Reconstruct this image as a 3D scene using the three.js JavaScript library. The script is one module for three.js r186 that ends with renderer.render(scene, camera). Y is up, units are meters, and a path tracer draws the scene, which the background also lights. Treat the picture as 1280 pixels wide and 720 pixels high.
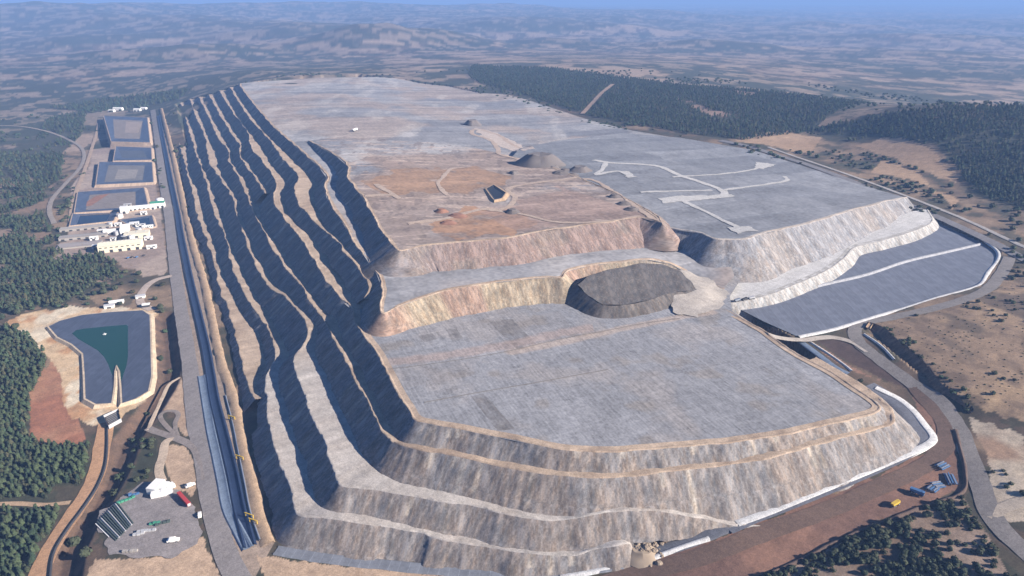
import * as THREE from 'three';
import { mergeGeometries } from 'three/addons/utils/BufferGeometryUtils.js';

// ------------------------------------------------------------------ camera, sky, sun, exposure
const scene = new THREE.Scene();
const camera = new THREE.PerspectiveCamera(45.197, 16 / 9, 1, 120000);
camera.position.set(0, 400, 0);
camera.rotation.x = -THREE.MathUtils.degToRad(22.934);
const renderer = new THREE.WebGLRenderer({ antialias: true });
renderer.setSize(1024, 576);
renderer.toneMapping = THREE.LinearToneMapping;
renderer.toneMappingExposure = 2.3;
renderer.shadowMap.enabled = true;

const skyTex = (() => {                                   // clear air: deep blue overhead, pale towards the horizon
  const w = 16, h = 128, d = new Float32Array(w * h * 4);
  const zen = [0.014, 0.042, 0.122], hor = [0.062, 0.108, 0.200], low = [0.06, 0.105, 0.19];
  for (let j = 0; j < h; j++) {
    const e = ((j + 0.5) / h - 0.5) * 2;                  // -1 straight down .. 1 straight up
    for (let i = 0; i < w; i++) for (let c = 0; c < 3; c++) {
      const k = e > 0 ? Math.pow(1 - e, 4) : 1;
      d[(j * w + i) * 4 + c] = e > 0 ? zen[c] + (hor[c] - zen[c]) * k : hor[c] + (low[c] - hor[c]) * Math.min(1, -e * 4);
      d[(j * w + i) * 4 + 3] = 1;
    }
  }
  const t = new THREE.DataTexture(d, w, h, THREE.RGBAFormat, THREE.FloatType);
  t.mapping = THREE.EquirectangularReflectionMapping;
  t.magFilter = t.minFilter = THREE.LinearFilter; t.needsUpdate = true;
  return t;
})();
scene.background = skyTex; scene.environment = skyTex;
scene.backgroundIntensity = 1; scene.environmentIntensity = 1;

const SUN_AZ = THREE.MathUtils.degToRad(17), SUN_EL = THREE.MathUtils.degToRad(25);
const sun = new THREE.DirectionalLight(new THREE.Color().setRGB(1, 0.895, 0.785), 4.9);
sun.position.set(Math.cos(SUN_EL) * Math.cos(SUN_AZ) * 3000, Math.sin(SUN_EL) * 3000, Math.cos(SUN_EL) * Math.sin(SUN_AZ) * 3000 - 1200);
sun.target.position.set(0, 0, -1200); sun.castShadow = true;
Object.assign(sun.shadow.camera, { left: -2500, right: 2500, top: 2500, bottom: -2500, near: 10, far: 8000 });
sun.shadow.mapSize.set(4096, 4096);
scene.add(sun, sun.target);
scene.fog = new THREE.FogExp2(new THREE.Color().setRGB(0.30, 0.52, 1.0), 0.000106);

// ------------------------------------------------------------------ survey of the site, metres (x east, y up, z towards the viewer); flat triples
const S = {
  liftA: [-1326.8,13.4,-2714.4,-1233.5,13.4,-2537,-1057,13.4,-2183.3,-850.2,13.2,-1779.4,-694.2,12.6,-1462.1,-600.2,11.8,-1270.1,-540.1,10.1,-1156.1,-488.9,9.6,-1056.1,-443.6,9.2,-963.7,-419.9,9.1,-912.2,-401.2,9,-881.2,-369,8,-818.8,-339.7,8,-761.7,-317.4,8,-710.9,-298.7,8,-674,-283.5,8.8,-643.7,-267.4,13,-616.2],
  liftB: [-1267.5,26.8,-2703.8,-1233.6,26.8,-2640.7,-988.7,26.8,-2134.9,-819.1,26.6,-1784.8,-734.1,30.7,-1611.6,-643.3,25.2,-1427.3,-549.3,23.6,-1231.5,-500.6,23,-1139.4,-453.3,21.5,-1042.5,-411.9,19.6,-954,-375.6,18.1,-888.3,-345.8,18,-834.8,-313.6,17.1,-788,-285.2,17,-733.8,-272.1,17,-698.3,-270.9,16,-669,-267.6,16,-648.3,-257.9,16,-623.9,-241.6,16,-579.2,-225,16,-541.9,-206.3,16,-505.8,-191.1,16,-478.5,-180.5,16,-456.2,-172.2,16,-441,-145.8,18.1,-433.9,-119.3,18.1,-428.6,-79.6,16.6,-421.4,-47.6,16,-410.9,-16.9,16,-403.5,13.1,16.9,-397.6,47.5,17.3,-395.7,62.4,20.1,-397.6,86.5,23,-401,97.8,11,-409.5],
  liftC: [-1209.6,41.5,-2660.5,-1176.5,41.5,-2597,-1004.9,41.5,-2237.7,-839.7,41.5,-1902.2,-749.6,41.2,-1696.2,-702.1,40.8,-1592.5,-616.4,39.7,-1438.1,-537.3,42.3,-1290.5,-489.9,39.1,-1180.8,-437.4,38.1,-1073.1,-405.5,34.5,-1006.5,-364.9,32,-929,-336.3,31.4,-879.7,-302.7,36.1,-833.2,-267.3,39,-776.9,-244.3,39.9,-736.9,-238.2,36.3,-716.8,-239.5,31,-699.2,-241.1,31,-676.5,-235.7,31,-654.9,-226.4,31,-634.5,-207.9,31,-595,-188.6,31,-552.6,-167.8,31,-514.7,-150.6,31,-475.3,-141.2,31,-457.8,-124.9,31,-454.8,-98.6,31,-448.9,-65.3,31,-439.3,-33.3,31,-433.7,-9.3,31,-424.6,13.5,31,-418.4,36.6,31.2,-417.3,59.2,34.5,-418.7,82.6,36.5,-420.9,105.4,35.9,-421.6,125.8,33.6,-421.6,144.2,30.4,-420,163.8,26.6,-418.1,181.9,25.5,-416.7,199.6,24.5,-414.4],
  liftD: [-1156.5,54.9,-2625,-1115.5,54.9,-2540.4,-907.9,54.9,-2109.9,-747.4,54.9,-1777.3,-673.5,58.4,-1642.4,-650.8,55.6,-1576.1,-569.3,55.5,-1408.7,-503.1,53.5,-1272.4,-436.2,54.6,-1130,-377.7,51,-1015.5,-344.7,48,-952.2,-305.9,47.4,-884.3,-274.4,48.3,-831.2,-247,47,-778.5,-217.7,47,-724.5,-192.9,47.8,-674.8,-175.3,47.8,-638.7,-157.8,47,-599.1,-140.6,48.1,-564.7,-122.8,47.3,-529.5,-112.6,47,-507.6,-103.3,47.5,-494,-86.1,49.3,-483.5,-59.7,49.8,-475.1,-34.7,50,-467.3,-9.7,49.7,-458.4,22.2,50.6,-448.1,50.3,51.4,-443.1,76.6,51.3,-442.2,100.7,51.6,-443.9,117,52.3,-446.9,133.3,52.7,-449.4,174.3,52.9,-455.1,209.1,53.8,-463.3,252.2,55.9,-477.7,283.6,56.1,-488.8,312.7,55.7,-499.8,332.4,55.9,-510.4,338.4,59,-522,349.5,48,-564.8,342.5,49,-591.1,332.2,50,-613,317.9,51,-638.1],
  liftE: [-1100.7,68.3,-2587.5,-1060.7,68.3,-2502.2,-870.5,68.3,-2099.7,-704.1,68.3,-1760,-643,72.6,-1637.9,-620.7,68.1,-1569.2,-565.4,66.9,-1453.9,-479.7,66.2,-1289.1,-448,68.9,-1221.5],
  liftF: [-1058.4,83.1,-2582,-1018.4,83.1,-2493.7,-809.2,83.1,-2049.8,-655.9,83.3,-1732.9,-609,82.9,-1604.3,-568.1,82.5,-1517.5,-500.3,81.3,-1390.9,-435.8,78.9,-1251.8,-418,77.1,-1180.7,-396.9,75.2,-1122,-368.9,73.3,-1069,-324.7,70,-989.7,-283.6,66.6,-911.8,-249.6,63.8,-843,-222.1,62.4,-792.7,-198.8,62,-754.7,-185,62.8,-730.2,-177.2,62,-701.9,-160.2,62,-666.2,-136.4,62,-619.6,-123.1,62,-588.9,-106.1,62,-549.2,-94.6,62,-525,-82.8,62,-504.9,-68.3,62,-498.9,-43.9,62,-491.8,-20,62,-483.7,6.6,62,-474.8,30.5,62,-466,51.5,62,-461.7,86.8,62,-460.7,119.7,62,-464.9,170.1,62,-471.4,213.7,62,-480.3,257.3,62,-493,289.7,62,-504.9,319.9,62,-517.4,329.3,62,-525,328.7,62,-535.6,322.3,62,-557.6,312.6,62,-587.3,298.4,62,-614.6,285.5,62,-645.8,275.9,62,-679.7,262.8,62,-708.1,250.4,61,-734.1,239.1,60,-754.5],
  liftG: [-1011.6,96.5,-2563.3,-961.3,96.5,-2451.1,-741.5,96.5,-1963.1,-603.3,96.5,-1681.8,-530.1,96.3,-1536.6,-459.6,95.1,-1380.4,-392.2,92.7,-1244.5,-377.4,90.7,-1172.4,-345.6,87.7,-1088.2,-313.4,85.1,-1030.3,-285.4,81.4,-981.9,-245.1,83,-912.4,-212.5,80.9,-848.1,-184.9,78.5,-792.8,-172.6,76.9,-758.8,-176.2,70.2,-745.7],
  liftH: [-976.6,109.9,-2567.1,-928.6,109.9,-2450.1,-720,109.9,-1990.7,-553.2,109.9,-1638.4,-500.9,109.9,-1539.5,-423.7,109.2,-1390.2,-362.2,107.6,-1276.4,-325.3,105.6,-1192.3,-317.5,103.9,-1138.4,-297.3,101.4,-1077.4,-261.5,97.3,-998.5,-215.9,90.7,-893.3,-184,86.4,-827.7,-166,84.3,-789,-153.4,82.7,-749.9,-149,81,-707.9,-141,79,-686.7,-127.4,80,-701.4,-100.8,81,-725.7,-74.9,82,-744.4,-31.6,82,-763.8,9.7,82,-776.4,44,82,-784.2,60.6,82,-784.2,70.1,82,-805.5,100.1,82,-825,139.6,82,-836.5,179.4,82,-845.3,207.3,76,-846.3,229.2,67,-837.8,246,63,-820.1,261.3,62,-793.7],
  liftT: [-436.4,112,-1492,-388.2,117,-1399.3,-332.8,120,-1302.2,-287.4,121,-1205.4,-276.9,119,-1143.6,-243.1,117,-1063.1,-207.7,112,-974.1,-178.9,107.5,-894.4,-153.5,105,-842.6,-140.9,103.5,-819.5,-113,104,-839.2,-82.9,104,-848.6,-41.9,104,-858.1,-3.2,104,-871.1,38,104,-894.6,89,104,-919.3,135.8,104,-937.7,185,104,-960.7,206.7,104,-941.5,212.4,103,-929.7,214.2,103,-956.1,207.5,103,-987.9,188.2,103,-1052.9,159.4,104,-1122.2,119.4,105,-1194.7,74.6,106,-1276.7],
  liftR: [218.4,93,-949.7,237.3,94,-932,258.7,95,-918.3,272.9,97,-885,306.4,97,-881.7,354.5,97,-912.3,412.6,96,-947.9,518.3,92,-1028.8,610.2,87,-1100.1,684.1,78,-1161.8],
  ramp_crest: [260.2,50,-774.3,286.1,52,-779.4,326.5,54,-797.1,373.5,56,-829,426.4,58,-869.2,469.4,60,-913.3,502.5,61,-954.1,548.1,62,-976.2,616.3,64,-1015.5,678.1,64,-1068.7,703.7,66,-1129.7],
  capF: [-200.2,62,-752.3,-185.4,62,-731.9,-177.2,62,-701.9,-160.2,62,-666.2,-136.4,62,-619.6,-123.1,62,-588.9,-106.1,62,-549.2,-94.6,62,-525,-82.8,62,-504.9,-68.3,62,-498.9,-43.9,62,-491.8,-20,62,-483.7,6.6,62,-474.8,30.5,62,-466,51.5,62,-461.7,86.8,62,-460.7,119.7,62,-464.9,170.1,62,-471.4,213.7,62,-480.3,257.3,62,-493,289.7,62,-504.9,319.9,62,-517.4,329.3,62,-525,328.7,62,-535.6,322.3,62,-557.6,312.6,62,-587.3,298.4,62,-614.6,285.5,62,-645.8,275.9,62,-679.7,262.8,62,-708.1,256.3,61,-731.8,265.7,60,-773.5,293.9,60,-824.7,288.3,62,-898.4,237.9,62,-920.9,87.4,62,-882.9,-83.6,62,-839.1],
  capH: [-976.6,109.9,-2567.1,-928.6,109.9,-2450.1,-720,109.9,-1990.7,-553.2,109.9,-1638.4,-500.9,109.9,-1539.5,-423.7,109.2,-1390.2,-362.2,107.6,-1276.4,-325.3,105.6,-1192.3,-317.5,103.9,-1138.4,-297.3,101.4,-1077.4,-261.5,97.3,-998.5,-215.9,90.7,-893.3,-184,86.4,-827.7,-166,84.3,-789,-153.4,82.7,-749.9,-149,81,-707.9,-141,79,-686.7,-127.4,80,-701.4,-100.8,81,-725.7,-74.9,82,-744.4,-31.6,82,-763.8,9.7,82,-776.4,44,82,-784.2,60.6,82,-784.2,70.1,82,-805.5,100.1,82,-825,139.6,82,-836.5,179.4,82,-845.3,207.3,76,-846.3,229.2,67,-837.8,246,63,-820.1,261.3,62,-793.7,287.2,66,-829.1,293.2,78,-903,362.8,82,-1040.5,380.4,82,-1239.7,402.3,82,-1439.8,403.8,83,-1672,305.5,83,-1778.9,219.9,82,-1931.2,143.9,82,-2117.6,52.7,82,-2341.1,-87.8,82,-2613.9,-248.9,82,-2787.2,-411.1,82,-2954.2,-525,109.9,-2778.1,-734,109.9,-2749.9,-883.2,109.9,-2642.5],
  capT: [-436.4,112,-1492,-388.2,117,-1399.3,-332.8,120,-1302.2,-287.4,121,-1205.4,-276.9,119,-1143.6,-243.1,117,-1063.1,-207.7,112,-974.1,-178.9,107.5,-894.4,-153.5,105,-842.6,-140.9,103.5,-819.5,-113,104,-839.2,-82.9,104,-848.6,-41.9,104,-858.1,-3.2,104,-871.1,38,104,-894.6,89,104,-919.3,135.8,104,-937.7,185,104,-960.7,206.7,104,-941.5,212.4,103,-929.7,214.2,103,-956.1,207.5,103,-987.9,188.2,103,-1052.9,159.4,104,-1122.2,119.4,105,-1194.7,74.6,106,-1276.7,31.2,104,-1340.2,-66.5,106,-1437.3,-171.7,109,-1489.8,-297,112,-1519,-387.3,113,-1532.2],
  capR: [209,92,-960.4,237.3,94,-932,258.7,95,-918.3,272.9,97,-885,306.4,97,-881.7,354.5,97,-912.3,412.6,96,-947.9,518.3,92,-1028.8,610.2,87,-1100.1,684.1,78,-1161.8,667.3,74,-1224.7,638.9,75,-1291.2,590,80,-1404,535,83,-1541,402.2,86,-1666.2,274,90,-1707,109.4,96,-1584.3,17.1,99,-1479.9,0,100,-1387.7,73.5,102,-1255.4,152.7,100,-1068.2],
  cap_ramp: [247.8,50,-771.9,260.2,50,-774.3,286.1,52,-779.4,326.5,54,-797.1,373.5,56,-829,426.4,58,-869.2,469.4,60,-913.3,502.5,61,-954.1,548.1,62,-976.2,616.3,64,-1015.5,678.1,64,-1068.7,703.7,66,-1129.7,640,66,-1111,529.7,62,-1041.6,425.5,60,-936.4,353.7,58,-893.4,276.7,56,-854],
  mound_crest: [165,80,-833,120.9,80,-810.6,96,80,-794.4,79.2,78,-770.9,90.2,74.5,-745.2,104.9,72,-725.6,131.8,71.5,-726.7,164.3,71.5,-742.6,183.1,71.5,-756.8,194,71,-762.8,226,69,-774.8],
  mound_cap: [165.4,81,-836.2,121.2,81,-813.5,96.2,80.2,-796.5,79.2,78,-770.9,90.2,74.5,-745.2,104.9,72,-725.6,131.8,71.5,-726.7,164.3,71.5,-742.6,183.1,71.5,-756.8,194,71,-762.8,226,69,-774.8,220.7,74,-796,212.7,77,-823.7,191.3,80,-835.9],
  pale_pad: [217.3,71,-841.9,226.6,69,-777.3,194.6,69,-765,187.1,64,-745.6,188.7,62.6,-721.8,210,62,-714.5,240.6,62,-736.4,260.7,61,-756.9,264.3,62,-793.7,251.7,66,-823.6],
  front_header_pipe: [-123.9,62,-593.6,-64.1,62,-609.6,0,62,-633.4,51.2,62,-658.6,105.1,62,-679.7,142.9,62,-695.7,190.8,62,-710.2],
  front_header_pipe_b: [-79.3,62,-534.2,-36.8,62,-549.2,15.1,62,-566.3,94.1,62,-593.6],
  front_track: [0,62,-629.9,68.3,62,-658.6,123.5,62,-685.6,191.7,62,-714.5,231.7,62,-727.5],
  front_axes: [0,62,-633.4,72.5,62,-538.2,-64.1,62,-609.6,51.2,62,-658.6],
  wet_cells: [-25.1,62,-699.8,0,62,-710.2,26.8,62,-644,6.6,62,-633.4,-72.9,62,-681.7,-61.8,62,-685.6,-51.2,62,-658.6,-63.7,62,-654.9,-101.9,62,-668.1,-87,62,-673.8,-78.5,62,-658.6,-93.2,62,-653.1,-38.1,62,-545,-25.8,62,-549.2,2,62,-494.2,-12.1,62,-490.6,0,62,-710.2,55.9,62,-731.9,68.9,62,-666.2,26.8,62,-644,-124.9,62,-590.4,-32.4,62,-617.9,-38.6,62,-581.2,-104.4,62,-557.6],
  upper_roads1: [162.4,92,-1365.5,188.4,92,-1344.4,280.4,93,-1333.2,310.1,94,-1257.5,357.3,95,-1161.6,352.5,95,-1120.2,312.9,95,-1095.6,243.9,95,-1076.6],
  upper_roads2: [270.6,95,-1081.3,294.5,96,-1023.9,316.4,97,-952.3,324.5,97,-922.9],
  upper_roads3: [362.7,95,-1156.3,461.3,92,-1223.6,516.1,90,-1274,521.2,88,-1307.8],
  upper_roads4: [183.7,92,-1344.4,167.4,93,-1274.1,152.3,94,-1233.3,196.4,93,-1267.9,216.7,94,-1227.4],
  upper_roads5: [212.8,95,-1120.2,340.7,95,-1151],
  upper_roads6: [291.5,94,-1239.3,393.5,92,-1291,485.1,88,-1361.9,527.1,86,-1414.2],
  upper_pads: [235.4,95,-1086,276,95,-1105.3,371.2,95,-1125.2,370.9,95,-1115.2,324.7,95,-1090.8,241.1,95,-1062.7,504.8,86,-1421.7,544.2,86,-1406.7,501,88,-1361.9,489.7,88,-1376,308.6,97,-937.4,337,97,-944.8,341.3,97,-919.3,309.1,97,-908.8,197.9,93,-1267.9,215.8,93,-1267.9,223.9,94,-1227.4,207.7,94,-1215.7],
  upper_tracks: [42.8,96,-1477.8,0,96,-1565.6,-38.7,95,-1690,-89.7,97,-1744.6,-96.2,97,-1678.9,-51.8,97,-1607.9,-31.4,98,-1510.5,-24.2,104,-1391.7,7.9,104,-1354.6,30.4,105,-1301.1],
  top_track1: [-100.4,104,-1054,-122.2,104,-1122.2,-116.9,104,-1181.6,-109.1,104,-1240.7,-88.5,104,-1259.5],
  top_track2: [-144.6,104,-919.3,-91.5,104,-949.1,-47.6,104,-992.8,-12,104,-1001.2,3.8,104,-1063.3,-6.6,104,-1112,27.1,104,-1148.5,83.3,102,-1178.3,134.1,101,-1199.3,171,102,-1109.4,192.5,103,-1004.6,205.9,104,-949.1],
  top_track3: [-47.8,104,-997,11.7,104,-976.5,67.9,104,-937.7,136.8,104,-945.2,186.3,104,-968.5],
  top_track4: [-234,104,-1031.4,-186.9,104,-1044.8,-171.7,104,-1027,-222.1,104,-1101.9],
  brown_zone: [-252.3,104,-1122.2,-173.7,104,-1234.6,-59,104,-1259.5,0,104,-1198.8,-13.3,104,-1127.4,-102,104,-1072.7,-199.3,104,-1044.8,-97.2,104,-949.1,-72,104,-1001.2,0,104,-1001.2,34.3,104,-949.1,0,104,-887.8,-84,104,-861.3,-108.6,104,-894.6,-46.9,104,-976.5,80.6,102,-1135,180.5,103,-1004.6,202.3,104,-960.7,89.9,104,-930.3,10.9,104,-894.6],
  black_tank_pond: [-41.8,104,-1101.9,-30.7,104,-1127.4,-10.2,104,-1077.5,-16.2,104,-1044.8,-27.2,104,-1035.8],
  small_heaps: [53.1,104,-1298.7,-103.5,95,-1815.1,2.9,104,-1222.4,126.1,98,-1265.9,74.9,98,-1278.6],
  plateau_wide_track: [-97.2,96,-1773.4,-49.3,95,-1722.5,0,95,-1608.7,47.9,96,-1477.8,25.2,97,-1448.4,-26.5,97,-1533.2,-65.4,97,-1627.6],
  pit_a: [-119.9,104,-1001.2,-89.9,104,-1001.2,-73,104,-930.3,-93.6,104,-908.6,-119.7,104,-945.2],
  liner: [270.2,45,-782.9,283,45,-766.4,297.6,45,-737.2,323.2,45,-697.7,368.9,45,-715.9,442,46,-752.8,520.4,47,-790.6,614.2,49,-837.6,654.6,50,-883.6,712.3,51,-950.9,721.4,52,-1005.1,710.8,54,-1045.7,699.7,57,-1104.2,655.7,57,-1086.6,582.2,55,-1042.7,494.4,52,-958.4,392,48,-873.8,307.6,45,-812.7],
  liner_edge: [323.2,45,-697.7,368.9,45,-715.9,442,46,-752.8,520.4,47,-790.6,609.4,49,-834.9,648.7,50,-877.6,711.1,51,-950.9,720.3,52,-1001.3],
  liner_berm: [287.4,45,-780.5,322.9,45,-797.6,402.3,46,-839.3,479.1,47,-873.4,557.4,48,-919.5,635.4,50,-957,712,52,-994],
  liner_gap: [538.9,48,-910],
  road_perimeter: [492.4,82.6,-1644.4,540.8,80.9,-1586.9,576.4,78.3,-1504.5,604.1,77,-1439.5,641.3,73,-1330.8,671.2,68.1,-1230,694.8,63.7,-1137.3,713.7,59.6,-1053.1,726.8,55.4,-973.3,728.1,54.4,-905.9],
  road_perimeter_outer: [583.8,80.8,-1578.4,617.8,77.6,-1475.5,656.4,74.2,-1365.7,690.3,69.7,-1269.6,717,65.9,-1179.2,738.1,62.6,-1095.1,750.8,58.8,-1011.6,758.9,57,-951.5],
  road_right: [713.8,53.4,-931.1,659.1,50.7,-867.1,590.5,53.2,-801.4,513.9,50.8,-763,446.8,46.3,-743.2,411.4,45.3,-732.2,392.4,45.4,-711.1,384.2,45.4,-679.4,388.3,45.5,-642.9,399.3,42.6,-598.8,409.2,42.2,-567,403.6,39.7,-526.8,388.1,40.1,-485,375.7,38.6,-450.3,363.8,36.5,-415.7,362.8,35.8,-393.7,367.3,35.6,-368.5],
  road_liner_front: [249.5,61,-740.8,266.5,58,-703.9,288.3,52,-685.9,320.2,47,-685.9,361,44.3,-697.1,378.5,44.8,-684.3,384.1,45.5,-660.6],
  dirt_road: [57.3,8.7,-373,92.9,13,-381.4,141.2,20.1,-392,194.4,25.1,-412.1,236,28.9,-426.2,278,31.6,-444.3,323.1,35,-464.9,356,37.2,-483.4,379,38.7,-503.9,394.5,38.7,-530.7,398.8,39.6,-557,398.8,41.4,-582.7,401.4,42.7,-595.5],
  dirt_red: [75.2,10.8,-378.3,113.2,17.1,-397.5,160.6,23.7,-410.1,173.9,24.7,-414.2,227.5,29.9,-436.9,288,33.5,-459.7,354.3,37.6,-492.9,375.7,38.3,-512.8,382.2,37.9,-533.2,384.4,38.3,-561.8,392.1,40.4,-584.4,405.6,43.2,-588.7,407.5,41.5,-563.8,398.4,39.1,-527.6,379.6,39.1,-486.2,361.6,36.3,-448.2,318.8,32.7,-431.7,252.1,27.5,-406.1,182.4,21.1,-374.9,161.6,19.7,-362.5],
  channel_white: [172.9,25.5,-419.4,199.8,28,-429,236.5,31.5,-444.4,275.5,34.5,-461.5,317.1,36.5,-479.9,351.1,38.5,-496.1,367.4,39,-505.9,373.6,39,-513,375.6,40,-532.7,376.3,41,-554.9,371.8,42,-572.9,358.2,44,-588.8],
  channel_floor: [163,24.5,-418.7,184.1,26.5,-428,216.1,29.5,-440.2,253.9,32.5,-455.9,294.6,35,-474.4,334.3,37.5,-494.1,355.9,38.5,-508.9,365.2,39.5,-530.8,366.5,41,-553.6,362.4,42,-575.8,352.5,44,-593.4],
  channel_front: [-184.4,0.4,-418.1,-161.1,0.6,-412.9,-128.7,1,-406.7,-97.2,1.8,-401.9,-60,3,-395.9,-23.8,4.6,-391.2,11.8,6.6,-388.4,47.2,9.1,-388.3,81.5,12.5,-391.1],
  channel_front_white: [35.1,7.8,-383.5,58.7,10,-386.7,85.1,12.9,-391.4],
  channel_front_white_b: [105.1,15.7,-394.9,125.7,19.1,-401,148.5,22.5,-407.3],
  channel_front_b: [107.7,16.5,-399.7,126.3,19.5,-403.9,148.9,22.9,-411.1,169.1,25,-419],
  rock_dump: [87.9,9,-404.2,97.6,9,-407.5,106.4,9,-405.9,103.4,7,-398.2,95.6,7,-395.1,89,7,-398.2],
  side_channels: [322.3,44.2,-685.6,331.4,42.5,-657.2,338.8,41,-633.9,346.2,40.2,-621.9],
  side_channel_white: [330.8,44.3,-689.1,341.9,42.9,-661.8,349.5,41.7,-639.3,352.6,40.9,-627.3],
  dark_island: [340.5,44.3,-691.2,368.2,44.4,-693,384.1,45.5,-660.6,395.4,44.9,-623.5,398.3,41.9,-592.3,390,40.8,-595.6,375,41.1,-613.9,356.1,42.4,-645,347.5,43.2,-665],
  red_verge: [334.6,44.2,-687.4,346.1,43,-661.7,353.5,41.9,-639.1,372.6,40.4,-608.7,379,40.6,-605.3,367.4,40.6,-614.7,349.4,41.2,-633.4,337.6,42.9,-661.9],
  cut_crest: [416.9,48,-730.9,423.3,50,-716.2,422.9,51.5,-671.5,422.7,51.5,-623.5,420.4,50.5,-590.1,425.5,48,-564.8,426.2,45,-544.7],
  cut_toe: [403.9,45,-715.9,407.2,43,-684,408.4,42,-651,412.8,41,-620.5,423,40,-583.4,427.5,40,-549.7],
  white_pipe_right: [398.7,46.2,-701.4,401.9,47.6,-675.1,401.3,47.4,-639.3],
  culvert_box: [414.9,46.1,-722.1],
  brown_hill: [425.3,46.2,-728.2,483.9,49.6,-742.9,598.9,53.2,-806.7,691.9,53.2,-860.8,462.4,48.8,-519.6,441.4,47,-541.6,428.5,47,-569.3,423.8,51,-632.8,415.7,48.9,-682.2],
  pale_quarry: [422.7,42.6,-541.7,432.5,44.2,-526.4,449.1,46.7,-504.5,385,39.4,-408,370.7,37.2,-406.2,366.2,36.9,-419.6,376.5,38.8,-440.4,398.2,41.8,-471.8,409.8,41.3,-506.2],
  quarry_face: [421.9,42.2,-529.4,410.5,41.7,-499.7,398.2,41.8,-471.8,383.8,40.1,-448.5,371.4,37.8,-432.1,367.8,37.1,-419.4],
  road_quarry: [361.3,36.1,-413.5,372.5,37.8,-420.3,386.9,40.3,-424.6,404.2,43.1,-428.6],
  scrub_zone: [160.6,19.5,-359.2,180.9,21,-370.6,250.2,27,-401.6,316.2,32.3,-426.8,356.9,35.7,-441.3,353,35.1,-425.2,350.4,34.5,-405.1,346,33.4,-382.1,342.1,32.3,-350.5],
  fence_berm: [181.9,21,-373.5,251.1,27.2,-403.8,317.5,32.5,-429.2,359.5,36,-444.7,373,38.3,-465.9,387.2,39.6,-497,398.8,39.3,-523.6],
  steel_stack: [360,37,-475,357.5,35.9,-458.7,344.2,34.7,-453.2,337.4,34.3,-448.8],
  dark_vehicle: [322.6,33.6,-443.9],
  yellow_truck: [300.1,31.8,-432.8],
  fields_tan: [599.7,88.5,-1715,691.9,86,-1750.7,741.3,88.4,-1653.6,652.1,78.6,-1519.4,588.7,81.5,-1593.2,529,83.4,-1640.4,765.6,88.1,-1560,831.5,103.7,-1572.4,871.7,109.4,-1514.6,878.8,100.7,-1430.8,871.1,83.4,-1327.1,832.5,73.8,-1283.7,807.3,77.8,-1350.5,772,81.6,-1441.5,712.7,74,-1366.4,771.1,71.9,-1309.7,790.1,67.4,-1184.4,747.6,64.5,-1134.7,732.7,68,-1235.8],
  haul_road: [-193.6,-0.5,-378.1,-205.4,-0.3,-393,-224,0,-416.9,-238.3,0.5,-440.9,-252.2,0.7,-464.4,-269.7,0.6,-497.6,-290.8,0.4,-538.5,-312.4,0.2,-577.6,-342.2,0.3,-636.4,-379.1,0.6,-714.6,-439.4,1.2,-833,-518,1.3,-989.8,-592.9,0.4,-1141.3,-696.1,0.4,-1351.4,-806.6,1.3,-1568.8,-963.4,5.7,-1884.9,-1174.1,9.7,-2307.4,-1303.8,14.9,-2564.4],
  toe_left: [-1260.7,22.7,-2550,-1042.8,17.2,-2121.1,-871.9,6.2,-1783.2,-633.9,1.2,-1305,-539.5,1.5,-1117.4,-471.2,2.3,-987.4,-393.7,2.2,-831,-340.4,1.8,-722.1,-292.1,2,-633.8,-265.2,1.9,-575.1,-233.5,1.9,-512.8,-207.7,1.3,-460.7,-188.3,0.6,-426.5],
  channel_light: [-207,0.2,-420.1,-222.7,0.6,-440.8,-238.9,0.9,-463.2,-259.5,1,-502.7,-279.9,0.8,-541.6,-298.6,0.7,-576.9,-328.1,0.7,-635.8,-353.3,0.8,-686.4],
  channel_dark: [-206.3,0.2,-421.7,-217.5,0.7,-442.6,-228,1,-461.1,-251.4,1.3,-507.9,-270,1.2,-543.6,-287.2,1.1,-576.3,-318.5,1,-635.3,-343,1.1,-685.9,-376,1.3,-753.4,-416.6,1.6,-832.1,-497.8,1.7,-988.8,-533.5,1.4,-1059.6,-608.1,0.5,-1207.3,-656.7,0.6,-1306.7,-745.6,1.6,-1483,-858.3,2.9,-1706.8,-1002.9,10.2,-1995.6,-1210.4,19.2,-2410.9],
  pipe_run: [-200.4,0.5,-428.4,-219.3,1.1,-461,-236.5,1.5,-496.6,-259.1,1.6,-543,-281.7,1.6,-589.5,-309.2,1.5,-642.6],
  pipe_run_b: [-197,0.6,-431.8,-211.6,1.1,-456.1,-229.7,1.6,-491.1,-251.5,1.7,-536.6,-274.2,1.7,-582.3],
  pipe_gates: [-217.3,0.9,-453.5,-211.8,0.8,-447,-253.2,1.6,-530.8,-285.2,1.6,-596.7],
  service_road: [-305.5,0.3,-566.7,-321.1,0.1,-584.7,-340.3,-0.2,-600.8,-352.6,-0.4,-609.8,-367.1,-0.4,-625.1,-363.9,-0.7,-607.3,-361.9,-1,-589,-368.7,-1.1,-586.5],
  service_road2: [-331.9,-0.5,-569.2,-336.9,-0.8,-562.9,-330.3,-0.9,-540.3,-322.2,-1,-516.5,-312.8,-0.7,-502.6],
  service_road3: [-275.6,0.5,-503.3,-291.3,0.3,-532.5,-308,-0,-554.1,-324.5,-0.4,-565,-337.9,-0.7,-572.1,-354.9,-1,-579.3,-366.3,-1.1,-586.4],
  loop_road: [-329.8,-0.4,-571.7,-349.3,-0.6,-590,-363.9,-0.7,-607.3,-363.1,-0.5,-614.6,-352.7,-0.3,-615.7,-345.8,-0.2,-609.6,-341.5,-0.4,-592.4,-329.8,-0.4,-571.7],
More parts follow.
